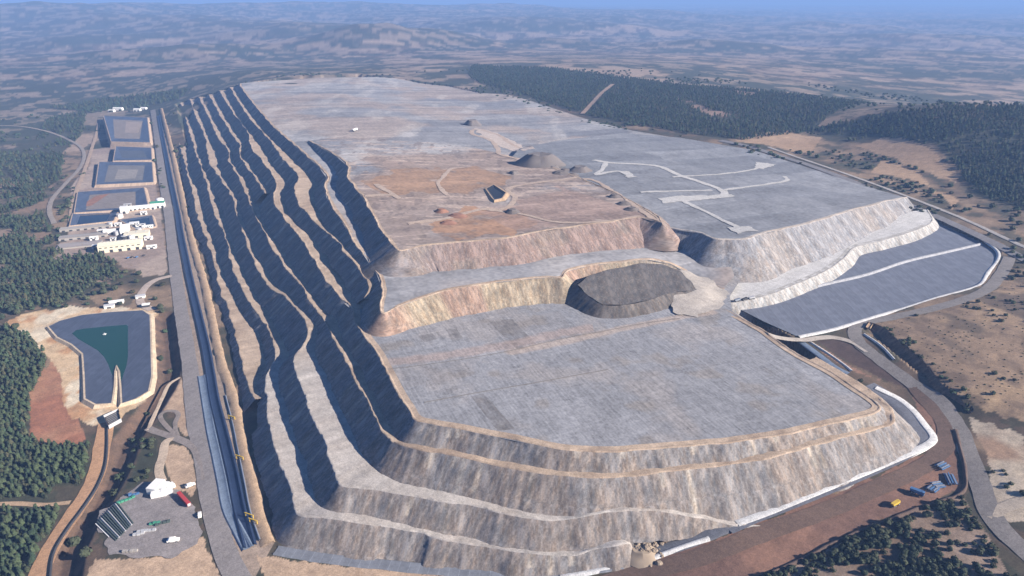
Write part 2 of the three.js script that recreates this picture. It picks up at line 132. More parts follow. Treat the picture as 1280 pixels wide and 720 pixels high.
  path_down: [-376.9,0.2,-683.8,-382.6,-0.1,-670.2,-376.3,-0.4,-637.6,-369.3,-0.8,-604.6,-364.3,-1.1,-582.3],
  yard: [-331,-1.3,-437.4,-344.8,-2.1,-450.2,-348.2,-2.3,-464.9,-340.5,-1.9,-482.6,-329.2,-1.3,-502.3,-311.3,-0.7,-502.6,-292.4,-0.1,-487.8,-272,0.4,-469.7,-261.2,0.5,-456.8,-252,0.4,-441,-249.3,0.3,-425.2,-263.2,0.2,-412.5,-296.1,0.1,-410.1,-314.6,-0.4,-415.6],
  tan_flat: [-311.3,-0.8,-382,-323.5,-0.9,-401.4,-322.4,-0.8,-412.7,-296.1,0.1,-410.1,-263.2,0.2,-412.5,-249.6,0.3,-432.1,-235.9,0.1,-416.8,-215.5,-0.3,-393,-204.1,-0.5,-378.1],
  tan_flat2: [-197.8,0.2,-415,-181.9,0.2,-410,-127.8,0.9,-402.8,-59.7,2.8,-393,-23.5,4.1,-384.9,-34.5,2.3,-371.8,-170.8,-0.6,-374.5,-185.6,-0.2,-392.9],
  tan_tri: [-331.9,-0.7,-558.9,-315.5,-0.2,-556.9,-296.7,0.1,-532.8,-276.8,0.4,-492.5,-277.3,0.3,-482,-295.8,-0.2,-495.4,-312.4,-0.6,-516,-326.4,-0.8,-540.1],
  tan_mid: [-381,-0.1,-666.8,-372.6,0.3,-680.2,-330.2,0.2,-606.1,-310.4,0.2,-570.9,-321.8,-0.2,-571.4,-339,-0.3,-592.3,-346.9,-0.2,-614,-365.2,-0.5,-619.1,-363.9,-0.7,-607.3,-363.9,-0.9,-593.2,-368.4,-1.2,-582.4,-376.5,-1.2,-590.8,-378.1,-0.4,-637.7],
  panel_rows: [-343.4,-2,-450.1,-339.3,-1.9,-476.4,-310.5,-0.5,-448.5,-314.7,-0.5,-427.6],
  red_truck: [-288.6,0,-482.4,-273.2,0.4,-467.7],
  white_containers: [-312.6,-0.8,-491.8,-306.1,-0.5,-491.5,-306.4,-0.6,-483.1,-300.8,-0.4,-486,-301.4,-0.4,-493.5],
  pale_van: [-284.2,0.2,-494.9,-268.8,0.3,-427.7,-259.9,0.5,-456.8],
  earth_pond: [-672.8,0,-830.6,-661.4,-0,-866.2,-608.5,0,-879.4,-546.7,0.3,-878.8,-504.8,0.7,-875.3,-479.2,0.8,-854,-421,0,-725.3,-394.6,-0.3,-667.2,-392.3,-0.7,-634.9,-402.2,-1.1,-614,-403.6,-1.5,-591.3,-424.8,-1.6,-591.4,-445.7,-1.3,-608.3,-453.9,-1.4,-602.5,-483.1,-0.6,-637.9,-516.4,0,-687.7,-555.2,0.1,-733.1,-627.8,0,-797.4],
  red_soil: [-553.3,0.1,-733.1,-507.5,-0,-678.9,-478,-0.6,-638,-440.9,-1.5,-596.9,-419.8,-2,-573.9,-421.3,-2.3,-559.8,-450.7,-2.2,-559.7,-475.7,-1.7,-572.3,-525.5,-0.1,-653.3,-541.8,0.1,-702.2],
  pond_rim: [-604.1,2.2,-811.6,-599.6,2.2,-828.5,-581,2.2,-845.9,-545.4,2.2,-856.2,-506.5,2.2,-861.4,-489.2,2.2,-845.9,-447.8,2.2,-762.2,-409.3,2.2,-684,-397,2.2,-651.3,-402.8,2.2,-636.6,-412.5,2.2,-627.2,-430.2,2.2,-659.6,-450.3,2.2,-694.9,-461.9,2.2,-709.8,-456.8,2.2,-694.9,-439,2.2,-659.6,-424.3,2.2,-627.2,-439.6,2.2,-625.6,-456.8,2.2,-636.6,-484.6,2.2,-684,-516.8,2.2,-737.3,-544.9,2.2,-762.2,-574.6,2.2,-781.8],
  pond_floor: [-563.5,0.9,-793.4,-563.7,0.9,-802.6,-556,0.9,-807.2,-528.6,0.9,-814.3,-507,0.9,-819.1,-502.4,0.9,-814.3,-482.6,0.9,-775.5,-461.2,0.9,-733.6,-450.2,0.9,-708.3,-445.3,0.9,-693.5,-437.8,0.9,-672.1,-444.2,0.9,-682.7,-451.8,0.9,-695.3,-456.5,0.9,-700.8,-454.5,0.9,-695.3,-453.5,0.9,-689.8,-454.3,0.9,-686.2,-460,0.9,-693.5,-474.7,0.9,-714.1,-489,0.9,-731.6,-505.6,0.9,-747.9,-525.6,0.9,-762.5,-546.2,0.9,-777.7],
  spillway: [-417.8,-1.4,-602.6,-410.6,-1.2,-614.1,-399.1,-1.4,-596.8,-403.9,-1.6,-585.8],
  red_road: [-413.9,-1.5,-596.9,-398.5,-2.1,-560.9,-382.5,-2.6,-524.5,-373.9,-3,-494.5,-370.3,-3.2,-464,-366.7,-3.1,-435.8,-362.2,-2.8,-413.1,-355.4,-2.5,-393.5,-346.6,-2.2,-376],
  black_pipe: [-409.4,-1.6,-590,-390.4,-2.1,-554.5,-376.4,-2.5,-524.3,-368.5,-2.8,-496.5,-365.3,-3,-469.7,-363.6,-3,-443.8,-359.4,-2.7,-419.7,-349.5,-2.2,-398.7,-335.7,-1.8,-375.6],
  gully: [-469,0.9,-846.2,-427.8,0.5,-765.5,-398.1,0.1,-702.3,-386.4,-0.2,-667,-380.9,-0.7,-625.5,-379,-1.2,-590.8,-378.1,-1.7,-566.9,-368.2,-2.1,-535.7,-362,-2.4,-507,-357.5,-2.6,-475.3,-354.4,-2.5,-446.1,-348.2,-2.1,-419.1,-335.2,-1.6,-390.3],
  forest_left: [-680.8,0,-799.7,-660.9,0,-816.1,-616.8,0,-788.3,-564.1,0.1,-741.1,-542.7,0.1,-702.2,-527.2,-0.1,-653.3,-478.9,-1.7,-573.5,-447.6,-2.3,-557.2,-419.8,-2.3,-557.3,-412.5,-2.2,-563.5,-390.5,-2.9,-519,-386.9,-3.2,-502.4,-408.1,-3.5,-501.7,-406.2,-3.8,-487,-383.4,-3.7,-466.5,-370.2,-3.2,-428.9,-358.3,-2.6,-395.2,-349,-2.3,-376.1,-409,-4.1,-377.8,-713.6,0.1,-788.2],
  forest_track: [-454.3,-3.8,-475.7,-427.7,-4,-476.9,-399.3,-3.9,-475.8,-381.4,-3.5,-478.3],
  scrub_mid: [-854.2,-0.5,-1046.2,-762.1,-0.5,-1064.6,-636.9,0,-1027.1,-597.4,0.3,-976,-615.4,0.1,-921.3,-579.3,0.1,-887.3,-664.8,-0,-871.4,-693.2,0,-848,-706,0,-835.5],
  forest_mid: [-1165.3,-0,-1489.1,-1075.1,-1.3,-1601.8,-937.2,-0.2,-1353.6,-816.7,-1,-1166.7,-759.1,-0.8,-1103.7,-730,-0.8,-1124,-633.4,-0,-1044.9,-655.9,-0,-993.1,-764.8,-0.3,-1027.8,-867.3,-0.6,-1064.7],
  forest_up: [-1463.5,-0.2,-1913.3,-1415.7,-4.2,-2045.2,-1602.9,3,-2427.7,-1637.9,-1.3,-2732.8,-1378.2,-5.7,-2247.9,-1243.1,-4.3,-1932.7,-1065.6,-1.2,-1601.7,-1060.5,-0.4,-1490.7,-1189.6,-0.1,-1523.7],
  forest_back: [-1781.5,1.1,-2716.2,-1675.2,3.7,-2917.4,-1508.3,17.2,-2986.2,-1333.8,37.6,-2978.5,-1312.1,21.5,-2809.4,-1407.2,2.6,-2769,-1545.6,-1.9,-2676.3,-1579.4,-0.7,-2629.4],
  gully_trees: [-394.9,-1.5,-587,-379.2,-1.5,-580,-345.8,-0.9,-568.4,-333.6,-1.1,-534.4,-326.2,-1.2,-511,-338.8,-1.8,-493,-344.3,-2.1,-476.7,-361.9,-2.6,-496.2,-372.7,-2.3,-530],
  left_road: [-1712,8.2,-2270.5,-1624.8,4.2,-2293.9,-1484.2,-3,-2233,-1290.2,-5.5,-2051.9,-1185.1,-3.9,-1909.6,-1092.2,-2.3,-1729.4,-1024.1,-0.8,-1548.1,-975.7,-0.1,-1424.6,-927,-0.3,-1337,-870.3,-0.8,-1259.5],
  left_road2: [-1434.8,-0.3,-2447.4,-1302,-5.8,-2180,-1151.2,-3.6,-1877.1,-1055.8,-1.7,-1683.6,-980.2,-0.7,-1526,-892.1,-0.3,-1354.1,-825.9,-1,-1235.6],
  left_bands: [-800.8,-0.1,-970.4,-694,-0,-954.6,-609.7,0.2,-976.2,-606,0.2,-992.4,-709.7,-0.1,-980.1,-817.1,-0.2,-993.4,-746.4,0,-893,-685.8,0,-904.3,-654.4,0,-918.6,-669.1,0,-933.3,-766.4,0,-921.4,-1241.2,-0.1,-1597,-1146.8,-1.3,-1625.4,-1088.1,-0.8,-1548,-1189.6,-0.1,-1523.7,-938.3,-0.6,-1165.7,-896.8,-0.7,-1211.2,-873.4,-0.8,-1244.8,-924.4,-0.6,-1253.9,-969.6,-0.5,-1210.3],
  plant_pad: [-750.5,-0.4,-1045.9,-785.6,-0.7,-1091.7,-789.7,-1,-1166.8,-879.3,-0.4,-1337.6,-996.6,-0.8,-1547.9,-1087.6,-2.6,-1775.4,-1369.2,-4.1,-2311.6,-1504.1,-0.4,-2589.8,-1304.4,13.7,-2535.2,-1033.4,6.6,-1990.6,-813.3,1,-1555.5,-685.9,0.1,-1308.5,-614.5,0.1,-1163.7,-546.4,1,-1024.6,-537,1,-990.6,-568.4,0.6,-991.6,-643.2,-0.1,-1063.6,-684.6,-0.5,-1091.3],
  plant_ponds: [-1416.9,0.1,-2445.4,-1248,11.8,-2406.4,-1029.5,5.6,-1972.5,-1145.9,-1.8,-1986.8,-1115.8,-1.5,-1951.6,-1008,4.8,-1932.1,-933.3,2.7,-1779.8,-1026,-1.1,-1769.2,-1060.5,-2,-1763.9,-925,2.5,-1762.4,-822.9,0.8,-1556.3,-940.6,-0.6,-1532.8,-950,-0.3,-1477,-824.7,0.4,-1514.8,-736,-0.1,-1353.4,-866.7,-0.6,-1321.4,-869.8,-0.5,-1321.4,-792.5,-0.5,-1343.4,-763.3,-0.9,-1270,-828.7,-0.9,-1240.4,-756.2,-0.8,-1280,-708.6,-0.2,-1309.6,-668.4,-0.3,-1238.3,-692.5,-0.7,-1220.3],
  buildings: [-669.5,-0.5,-1119.2,-749.2,-0.2,-1353.8,-724,0.2,-1369.4,-710.2,-0.8,-1211.4,-793.3,-1,-1230.9,-768.8,-1,-1180.1,-674.1,-0.6,-1183.4,-751,-0.9,-1136.6,-773.9,-0.6,-1332.4,-679.9,-0.4,-1234,-715.5,-0.7,-1254.3,-733.4,-1,-1202.6],
  yellow_building: [-661.2,-0.3,-1067.7,-611.9,0.1,-1085.7,-649.4,-0.4,-1156.4,-700.7,-0.8,-1136.3],
  plant_cars: [-633.8,-0.1,-1071,-629.1,-0.1,-1074.7,-621,0,-1074.4,-612.7,0.1,-1081.9],
  tanks: [-767,-0.7,-1300.6,-688.3,-0.7,-1166.1,-679,-0.7,-1170.2,-716.8,-0.9,-1193.2,-756.2,-0.9,-1245.3,-684.8,-0.6,-1210.8],
  fwd_shed: [-559.9,0.2,-876.3,-556.9,0.3,-889.7,-532.4,0.6,-908.6,-509.4,0.6,-878],
  far_building: [-1491.4,-1.1,-2631.9,-1491.6,-2.1,-2677.4,-1389.7,3.5,-2621.3,-1385.7,3.3,-2661.6],
  plant_road: [-524.4,1.2,-990.1,-541.8,0.8,-974.6,-542,0.6,-937.8,-524.1,0.6,-891.8,-495.2,0.7,-864.6],
  hill_forest: [-186,98.5,-3367,204.2,111.6,-3075.1,587.1,111.7,-2503.7,928,103.2,-2295.7,1080.8,98,-2153.5,737.5,86.1,-1739.3,556.7,83.7,-1638.7,418.7,84.2,-1738.9,227,82.2,-1997.6,54.8,82.3,-2436.8,-123.5,87.3,-2766.7,-181.7,92.7,-2973.4],
  hill_clearings: [524.5,105.6,-2221.2,551.8,103.9,-2128.1,566.3,99.6,-2000.3,616.6,98.5,-1978.3,607.2,93.9,-1871.4,557.6,93.8,-1846.8,532.2,97.8,-1954.9,517.5,102.6,-2104,734.2,109.9,-2384.9,791.5,108.4,-2314,754.5,108.2,-2238.7,713.6,109.2,-2288,220.6,83.5,-2046.8,358,104.6,-2565,363.6,104.4,-2542.8,226,83.5,-2032.4],
  right_forest: [746.2,86.1,-1761.5,851.9,108.6,-1781.8,918.5,131.8,-1722.1,986.4,150.2,-1676,1220.4,157.9,-1661,866.8,70.9,-1113.3,839.6,70.1,-1174.8,857.4,77.2,-1288.7,888.4,98.3,-1403.4,894.8,111.2,-1478.6,831.5,103.7,-1572.4,782.5,94.6,-1620.7],
  firebreak: [203.9,82,-2042.1,247.9,89.5,-2196.8,299.8,96.8,-2385.5,360.7,104.7,-2564],
  heap_inner: [-1243.5,0,-2624.9,-843.4,0,-1811.1,-601.1,0,-1308.8,-458.2,0,-1009.8,-338.7,0,-766.4,-256,0,-606.3,-204.3,0,-503.9,-166.3,0,-443.3,-108.9,0,-432.4,-24.8,2,-414.8,49.4,4,-412.7,101,8,-427.3,171.3,14,-455.6,241.8,22,-489.1,311.3,28,-522.5,336.4,34,-544.1,351.5,40,-573.3,325.7,44,-654.4,291.4,44,-761.6,392,48,-873.8,537.1,56,-1001,646.2,64,-1122.3,644.8,68,-1235.9,584.6,74,-1387.2,509.5,78,-1514,398.7,80,-1648,213.2,80,-1866.8,50.7,80,-2246.8,-242.5,79,-2710.9,-624.8,79,-2952.6,-899.7,80,-2778.5,-973.8,78,-2577.8,-1111,40,-2608.2,-1245.2,14,-2689.3],
  ramp_vehicles: [278,55,-780,287.6,55,-782.4,297.2,56,-785,135.2,62,-720.9,-366.3,104,-1629.9],
  top_litter: [-103.2,104,-976.5,-89.9,104,-930.3,-78.6,104,-960.7,0,104,-984.6,163.7,102,-1075.2,173,103,-1034.9,180.5,103,-1004.6,97.6,103,-1263.8,109.4,103,-1226.6,86.4,103,-1226.6,81,103,-1283.2],
  yard_items: [-291.7,0.1,-447.9,-285.5,0.2,-448.7,-294.3,0.1,-439.6,-299,-0,-436,-296.3,0.1,-416.8,-331.7,-1.5,-479.1,-328.3,-1.4,-486.2],
  plant_items: [-718.2,-0.8,-1244.7,-698.4,-0.6,-1244.2,-743.6,-0.9,-1250,-666.6,-0.6,-1156.9,-647.1,-0.4,-1169.3,-708.4,-0.9,-1166.4,-748.1,-1,-1202.7,-742.7,-1,-1166.7,-729.8,-0.4,-1320.8,-790.2,-0.2,-1376.8,-713.4,-0.8,-1123.9,-618.6,-0,-1121.8],
  far_hills: [-1025.5,0,-5496.7,-1681.3,0,-6410.5,-658.1,0,-6011.7,-2404.3,0,-7115.5,-3675.1,0,-7675.8,-3619.4,0,-6011.7,-5665.2,0,-8699.1,-181,0,-8329.6,1303,0,-10029.4,-2063.1,0,-4930.1,1711,0,-6011.7,3174,0,-7675.8,3086,0,-5198.4,339.3,0,-6204.9,-2533.6,0,-4687.2],
};
const GROUND_KNOTS = [-0.75903,6.34352,-12.8629,-0.70078,6.41479,-22.6470,-0.63286,6.24804,37.8168,-0.49428,6.16028,-13.2017,-0.2802,6.03001,-6.6640,-0.15058,5.99063,2.4221,0,5.96375,13.6452,0.121,5.96542,-1.0666,0.23681,5.99936,-28.8901,0.30391,6.03914,-3.8324,0.36726,6.08202,62.7346,0.43824,6.14159,20.4086,0.48005,6.19933,81.1059,0.52913,6.27512,-77.1168,0.57682,6.32816,136.7115,0.61716,6.41675,128.0158,0.65494,6.36269,-224.2546,0.59495,6.20747,-22.9205,0.49969,6.06525,-336.2333,0.74294,6.23244,-12.7195,0.73455,6.40412,170.3150,0.65584,6.53177,-423.1471,0.71954,6.54028,-30.1346,0.58809,6.58048,-400.3708,0.4997,6.6556,-189.8071,0.43592,6.64595,167.8097,0.54128,6.7661,-148.3613,0.64366,6.9673,-202.8069,0.6504,7.04075,22.5238,0.6669,7.08699,-100.5000,0.59543,7.15108,78.6112,0.52874,7.21922,76.1809,0.45947,7.28199,90.0119,0.39768,7.34286,156.6619,0.33404,7.4121,15.3437,0.23668,7.47144,-65.1994,0.11325,7.59606,-135.8651,0.02248,7.78627,-154.7969,-0.08894,7.9528,-387.0159,-0.20782,8.02648,-75.7024,-0.31213,7.94444,-110.8117,-0.36171,7.89712,1739.3432,-0.38407,7.93158,-168.1670,-0.41105,7.96507,59.3069,-0.43634,8.01094,245.4598,-0.45646,8.0282,-511.7862,-0.47055,8.03246,-1072.2400,-0.52409,8.01692,441.1277,-0.5029,7.83581,598.4212,-0.52135,7.5671,109.1713,-0.50322,7.68831,-165.3194,-0.47973,7.85281,-1573.7289,-0.47894,7.54142,-140.0974,-0.53718,7.41323,29.0396,-0.49215,7.34479,-23.1127,-0.60459,7.45655,31.5013,-0.48774,7.18352,-16.5667,-0.60492,6.92343,-5.1908,-0.71168,6.73476,10.1202,-0.67442,7.13124,16.3836,-0.50787,6.44757,0.5906,-0.54497,7.10814,6.7309,-0.63037,6.74689,12.8299,-0.52391,6.7307,-17.0310,-0.64034,7.72245,124.4043,-0.62963,7.98969,333.9912,-0.54335,8.24617,-204.9308,-0.45648,8.19227,-127.4882,-0.36053,8.1572,906.1259,0.56942,6.64928,246.9118,0.62165,6.6042,317.0280,0.67173,6.56813,381.8707,0.70396,6.65698,-147.4972,0.6268,6.72998,75.0758,0.68647,6.82241,43.8242,0.6792,6.91398,182.4776,0.6026,6.81248,-8.7009,0.40072,7.5631,-1228.7660,0.47156,7.4358,-481.5871,0.56638,7.34094,-300.5426,0.65701,7.20967,-25.9220,0.48202,7.56219,61.7150,0.52332,7.57602,947.9062,0.57573,7.62597,-218.6171,0.62564,7.66018,370.6678,0.55716,7.44831,326.7611,0.64034,7.41796,-183.7649,-0.04417,8.11765,92.3779,0.06632,8.03188,216.1288,0.23022,7.86045,96.1111,0.38417,7.8119,267.1263,0.46047,7.81895,-384.4909,0.17938,7.61782,220.0267,0.34065,7.53336,652.9265,-0.175,8.19661,-27.0736,-0.25945,8.22269,-319.5110,0.55851,7.90101,-66.7727,0.76794,7.86327,-174.1554,0.66323,8.10168,-4.9281,0.43633,8.43381,-49.0559,0.17453,8.55641,1.0323,0,8.63052,25.0680,-0.17453,8.63052,29.6387,-0.34907,8.51719,-26.2885,-0.61087,8.41183,156.4425,-0.87266,8.16052,-10.9162,0.7854,8.41183,57.0267,1.01229,7.31322,68.5804,1.01229,6.68461,-38.6216,-1.01229,6.68461,7.4081,-1.01229,7.31322,-13.5333,1.01229,6.10925,-6.8729,-1.01229,6.10925,-0.9178,0.5236,6.04025,254.1600,0,5.79909,-17.8939,-0.5236,5.79909,7.6195,0.43633,5.70378,7.3242,-0.95993,8.85367,55.7659,-0.69813,8.9872,-190.8692,-0.43633,8.9872,-30.4913,-0.17453,9.04782,-75.1364,0.08727,9.10498,-103.7137,0.34907,9.10498,-24.2631,0.61087,9.10498,12.7913,0.95993,8.9872,-6.5551,-0.7854,9.51044,18.7237,-0.5236,9.51044,151.9439,-0.31416,9.51044,128.0574,-0.10472,9.54681,87.0379,0.06981,9.61581,395.4775,0.24435,9.68034,-348.3067,0.43633,9.68034,8.9220,0.69813,9.68034,43.2850,1.01229,9.61581,-5.2698,-1.01229,9.4727,18.0038,-0.69813,9.9988,-98.2064,-0.17453,9.9988,-205.7382,0.34907,10.0858,37.0756,0.7854,10.0858,-2.8029,-0.5236,10.6919,26.6778,0,10.6919,21.4033,0.5236,10.6919,-0.4679,0.95993,10.6919,1.3850,-0.95993,10.6919,-3.8142];
const GROUND_PLANE = [60.93834, 4.59839, 1.25991];

const line = (name) => { const a = S[name], r = []; for (let i = 0; i < a.length; i += 3) r.push(new THREE.Vector3(a[i], a[i + 1], a[i + 2])); return r; };
const quads = (name, n = 4) => { const p = line(name), r = []; for (let i = 0; i + n <= p.length; i += n) r.push(p.slice(i, i + n)); return r; };

// ------------------------------------------------------------------ noise and random numbers
function rng(seed) { let a = seed >>> 0; return () => { a = (a + 0x6D2B79F5) | 0; let t = Math.imul(a ^ (a >>> 15), 1 | a); t = (t + Math.imul(t ^ (t >>> 7), 61 | t)) ^ t; return ((t ^ (t >>> 14)) >>> 0) / 4294967296; }; }
const PERM = (() => { const r = rng(7), f = new Float32Array(65536); for (let i = 0; i < 65536; i++) f[i] = r(); return f; })();
const hash2 = (i, j) => PERM[((i * 73856093) ^ (j * 19349663)) & 65535];
function vn(x, y) {
  const i = Math.floor(x), j = Math.floor(y); let u = x - i, v = y - j; u = u * u * (3 - 2 * u); v = v * v * (3 - 2 * v);
  const a = hash2(i, j), b = hash2(i + 1, j), c = hash2(i, j + 1), d = hash2(i + 1, j + 1);
  return a + (b - a) * u + (c - a) * v + (a - b - c + d) * u * v;
}
function fbm(x, y, o = 4) { let s = 0, a = 0.5, n = 0; for (let k = 0; k < o; k++) { s += a * vn(x, y); n += a; a *= 0.5; x = x * 2.03 + 17.1; y = y * 2.03 - 9.7; } return s / n; }
const clamp = (x, a = 0, b = 1) => Math.min(b, Math.max(a, x));
const sstep = (a, b, x) => { const t = clamp((x - a) / (b - a)); return t * t * (3 - 2 * t); };
const mix3 = (a, b, t) => [a[0] + (b[0] - a[0]) * t, a[1] + (b[1] - a[1]) * t, a[2] + (b[2] - a[2]) * t];

// ------------------------------------------------------------------ plan geometry helpers
function inside(poly, x, z) {
  let c = false;
  for (let i = 0, j = poly.length - 1; i < poly.length; j = i++) {
    const a = poly[i], b = poly[j];
    if ((a.z > z) !== (b.z > z) && x < (b.x - a.x) * (z - a.z) / (b.z - a.z) + a.x) c = !c;
  }
  return c;
}
function boxOf(poly) { let x0 = 1e9, x1 = -1e9, z0 = 1e9, z1 = -1e9; for (const p of poly) { x0 = Math.min(x0, p.x); x1 = Math.max(x1, p.x); z0 = Math.min(z0, p.z); z1 = Math.max(z1, p.z); } return { x0, x1, z0, z1 }; }
class Zone { constructor(poly) { this.p = poly; Object.assign(this, boxOf(poly)); } has(x, z) { return x >= this.x0 && x <= this.x1 && z >= this.z0 && z <= this.z1 && inside(this.p, x, z); } }
function distLine(pl, x, z) {
  let best = 1e18;
  for (let i = 0; i + 1 < pl.length; i++) {
    const a = pl[i], b = pl[i + 1], dx = b.x - a.x, dz = b.z - a.z, t = clamp(((x - a.x) * dx + (z - a.z) * dz) / (dx * dx + dz * dz));
    const ex = x - a.x - t * dx, ez = z - a.z - t * dz; best = Math.min(best, ex * ex + ez * ez);
  }
  return Math.sqrt(best);
}
function idw(poly, x, z) { let s = 0, w = 0; for (const p of poly) { const d = (p.x - x) ** 2 + (p.z - z) ** 2 + 4, k = 1 / Math.pow(d, 1.5); s += p.y * k; w += k; } return s / w; }
function densify(poly, step, closed = true) {
  const r = [];
  for (let i = 0; i < (closed ? poly.length : poly.length - 1); i++) {
    const a = poly[i], b = poly[(i + 1) % poly.length], n = Math.max(1, Math.round(a.distanceTo(b) / step));
    for (let k = 0; k < n; k++) r.push(a.clone().lerp(b, k / n));
  }
  if (!closed) r.push(poly[poly.length - 1].clone());
  return r;
}
// smooth line through surveyed points, sampled with a step that suits the distance it is seen from
function smooth(pl, step) {
  const c = new THREE.CatmullRomCurve3(pl, false, 'centripetal'), fine = c.getPoints(pl.length * 24), out = [fine[0].clone()];
  let acc = 0;
  for (let i = 1; i < fine.length; i++) {
    acc += fine[i].distanceTo(fine[i - 1]);
    const want = typeof step === 'function' ? step(fine[i]) : step;
    if (acc >= want) { out.push(fine[i].clone()); acc = 0; }
  }
  if (out[out.length - 1].distanceTo(fine[fine.length - 1]) > 0.3) out.push(fine[fine.length - 1].clone());
  return out;
}
const viewStep = (k, lo, hi) => (p) => clamp(Math.hypot(p.x, p.z) * k, lo, hi);

function delaunay(P) {                                     // P: [x, z] pairs -> index triples
  const n = P.length; let x0 = 1e9, x1 = -1e9, z0 = 1e9, z1 = -1e9;
  for (const [x, z] of P) { x0 = Math.min(x0, x); x1 = Math.max(x1, x); z0 = Math.min(z0, z); z1 = Math.max(z1, z); }
  const m = Math.max(x1 - x0, z1 - z0) * 20, cx = (x0 + x1) / 2, cz = (z0 + z1) / 2, V = P.concat([[cx - m, cz - m], [cx + m, cz - m], [cx, cz + m]]);
  const mk = (a, b, c) => {
    const [ax, ay] = V[a], [bx, by] = V[b], [ex, ey] = V[c], B = bx - ax, C = by - ay, D = ex - ax, E = ey - ay, g = 2 * (B * E - C * D);
    const q1 = B * B + C * C, q2 = D * D + E * E, ux = (E * q1 - C * q2) / g, uy = (B * q2 - D * q1) / g;
    return { a, b, c, x: ax + ux, z: ay + uy, r: ux * ux + uy * uy };
  };
  let T = [mk(n, n + 1, n + 2)]; const done = [];
  const order = P.map((_, i) => i).sort((i, j) => P[i][0] - P[j][0]);
  for (const i of order) {
    const [x, z] = P[i], edges = new Map(), keep = [];
    for (const t of T) {
      const dx = x - t.x;
      if (dx > 0 && dx * dx > t.r) { done.push(t); continue; }
      if (dx * dx + (z - t.z) ** 2 < t.r) for (const [p, q] of [[t.a, t.b], [t.b, t.c], [t.c, t.a]]) { const k = p < q ? p * 1e6 + q : q * 1e6 + p; if (edges.has(k)) edges.set(k, null); else edges.set(k, [p, q]); }
      else keep.push(t);
    }
    for (const e of edges.values()) if (e) keep.push(mk(e[0], e[1], i));
    T = keep;
  }
  return done.concat(T).filter((t) => t.a < n && t.b < n && t.c < n).map((t) => [t.a, t.b, t.c]);
}
// a sheet over a closed outline, draped on hFn; uv in metres unless uvFn
function patch(poly, hFn, step, seed = 1, uvFn, ragged = 0) {
  if (ragged) poly = densify(poly, ragged * 1.2).map((p) => new THREE.Vector3(p.x + (fbm(p.x / (ragged * 2.5) + seed, p.z / (ragged * 2.5), 3) - 0.5) * ragged * 3, p.y, p.z + (fbm(p.x / (ragged * 2.5) + 50, p.z / (ragged * 2.5) + seed, 3) - 0.5) * ragged * 3));
  const r = rng(seed), edge = densify(poly, step * 0.6), P = edge.map((p) => [p.x + (r() - 0.5) * 0.02, p.z + (r() - 0.5) * 0.02]), b = boxOf(poly);
  for (let x = b.x0; x < b.x1; x += step) for (let z = b.z0; z < b.z1; z += step) {
    const px = x + (r() - 0.5) * step * 0.5, pz = z + (r() - 0.5) * step * 0.5;
    if (inside(poly, px, pz)) P.push([px, pz]);
  }
  const tri = delaunay(P).filter((t) => inside(poly, (P[t[0]][0] + P[t[1]][0] + P[t[2]][0]) / 3, (P[t[0]][1] + P[t[1]][1] + P[t[2]][1]) / 3));
  const pos = [], uv = [], idx = [];
  for (const [x, z] of P) { pos.push(x, hFn(x, z), z); if (uvFn) uv.push(...uvFn(x, z)); else uv.push(x, z); }
  for (const [a, c, d] of tri) { const k = (P[c][0] - P[a][0]) * (P[d][1] - P[a][1]) - (P[c][1] - P[a][1]) * (P[d][0] - P[a][0]); if (k > 0) idx.push(a, d, c); else idx.push(a, c, d); }
  const g = new THREE.BufferGeometry();
  g.setAttribute('position', new THREE.Float32BufferAttribute(pos, 3)); g.setAttribute('uv', new THREE.Float32BufferAttribute(uv, 2)); g.setIndex(idx); g.computeVertexNormals();
  return g;
}
// a strip along a line: cross-section = list of [offset, height]; y from hFn or from the line itself
function ribbon(pl, section, opt = {}) {
  const pts = smooth(pl, opt.step || viewStep(0.006, 2, 14)), n = pts.length, m = section.length, pos = [], uv = [], idx = [];
  let s = 0; const r = rng(opt.seed || 3);
  for (let i = 0; i < n; i++) {
    const a = pts[Math.max(0, i - 1)], b = pts[Math.min(n - 1, i + 1)]; let tx = b.x - a.x, tz = b.z - a.z; const l = Math.hypot(tx, tz) || 1; tx /= l; tz /= l;
    if (i) s += Math.hypot(pts[i].x - pts[i - 1].x, pts[i].z - pts[i - 1].z);
    for (let k = 0; k < m; k++) {
      const o = section[k][0] + (opt.wobble ? (vn(s / 9 + k * 31, 5.5) - 0.5) * opt.wobble * Math.sign(section[k][0]) : 0), x = pts[i].x - tz * o, z = pts[i].z + tx * o;
      pos.push(x, (opt.hFn ? opt.hFn(x, z) : pts[i].y) + section[k][1], z); uv.push(s, section[k][0]);
    }
  }
  for (let i = 0; i + 1 < n; i++) for (let k = 0; k + 1 < m; k++) { const a = i * m + k, b = a + 1, c = a + m, d = c + 1; idx.push(a, b, c, b, d, c); }
  const g = new THREE.BufferGeometry();
  g.setAttribute('position', new THREE.Float32BufferAttribute(pos, 3)); g.setAttribute('uv', new THREE.Float32BufferAttribute(uv, 2)); g.setIndex(idx); g.computeVertexNormals();
  const nn = g.attributes.normal; let up = 0; for (let i = 0; i < nn.count; i++) up += nn.getY(i);
  if (up < 0) { const ix = g.index.array; for (let i = 0; i < ix.length; i += 3) { const t = ix[i]; ix[i] = ix[i + 1]; ix[i + 1] = t; } g.computeVertexNormals(); }
  return g;
}

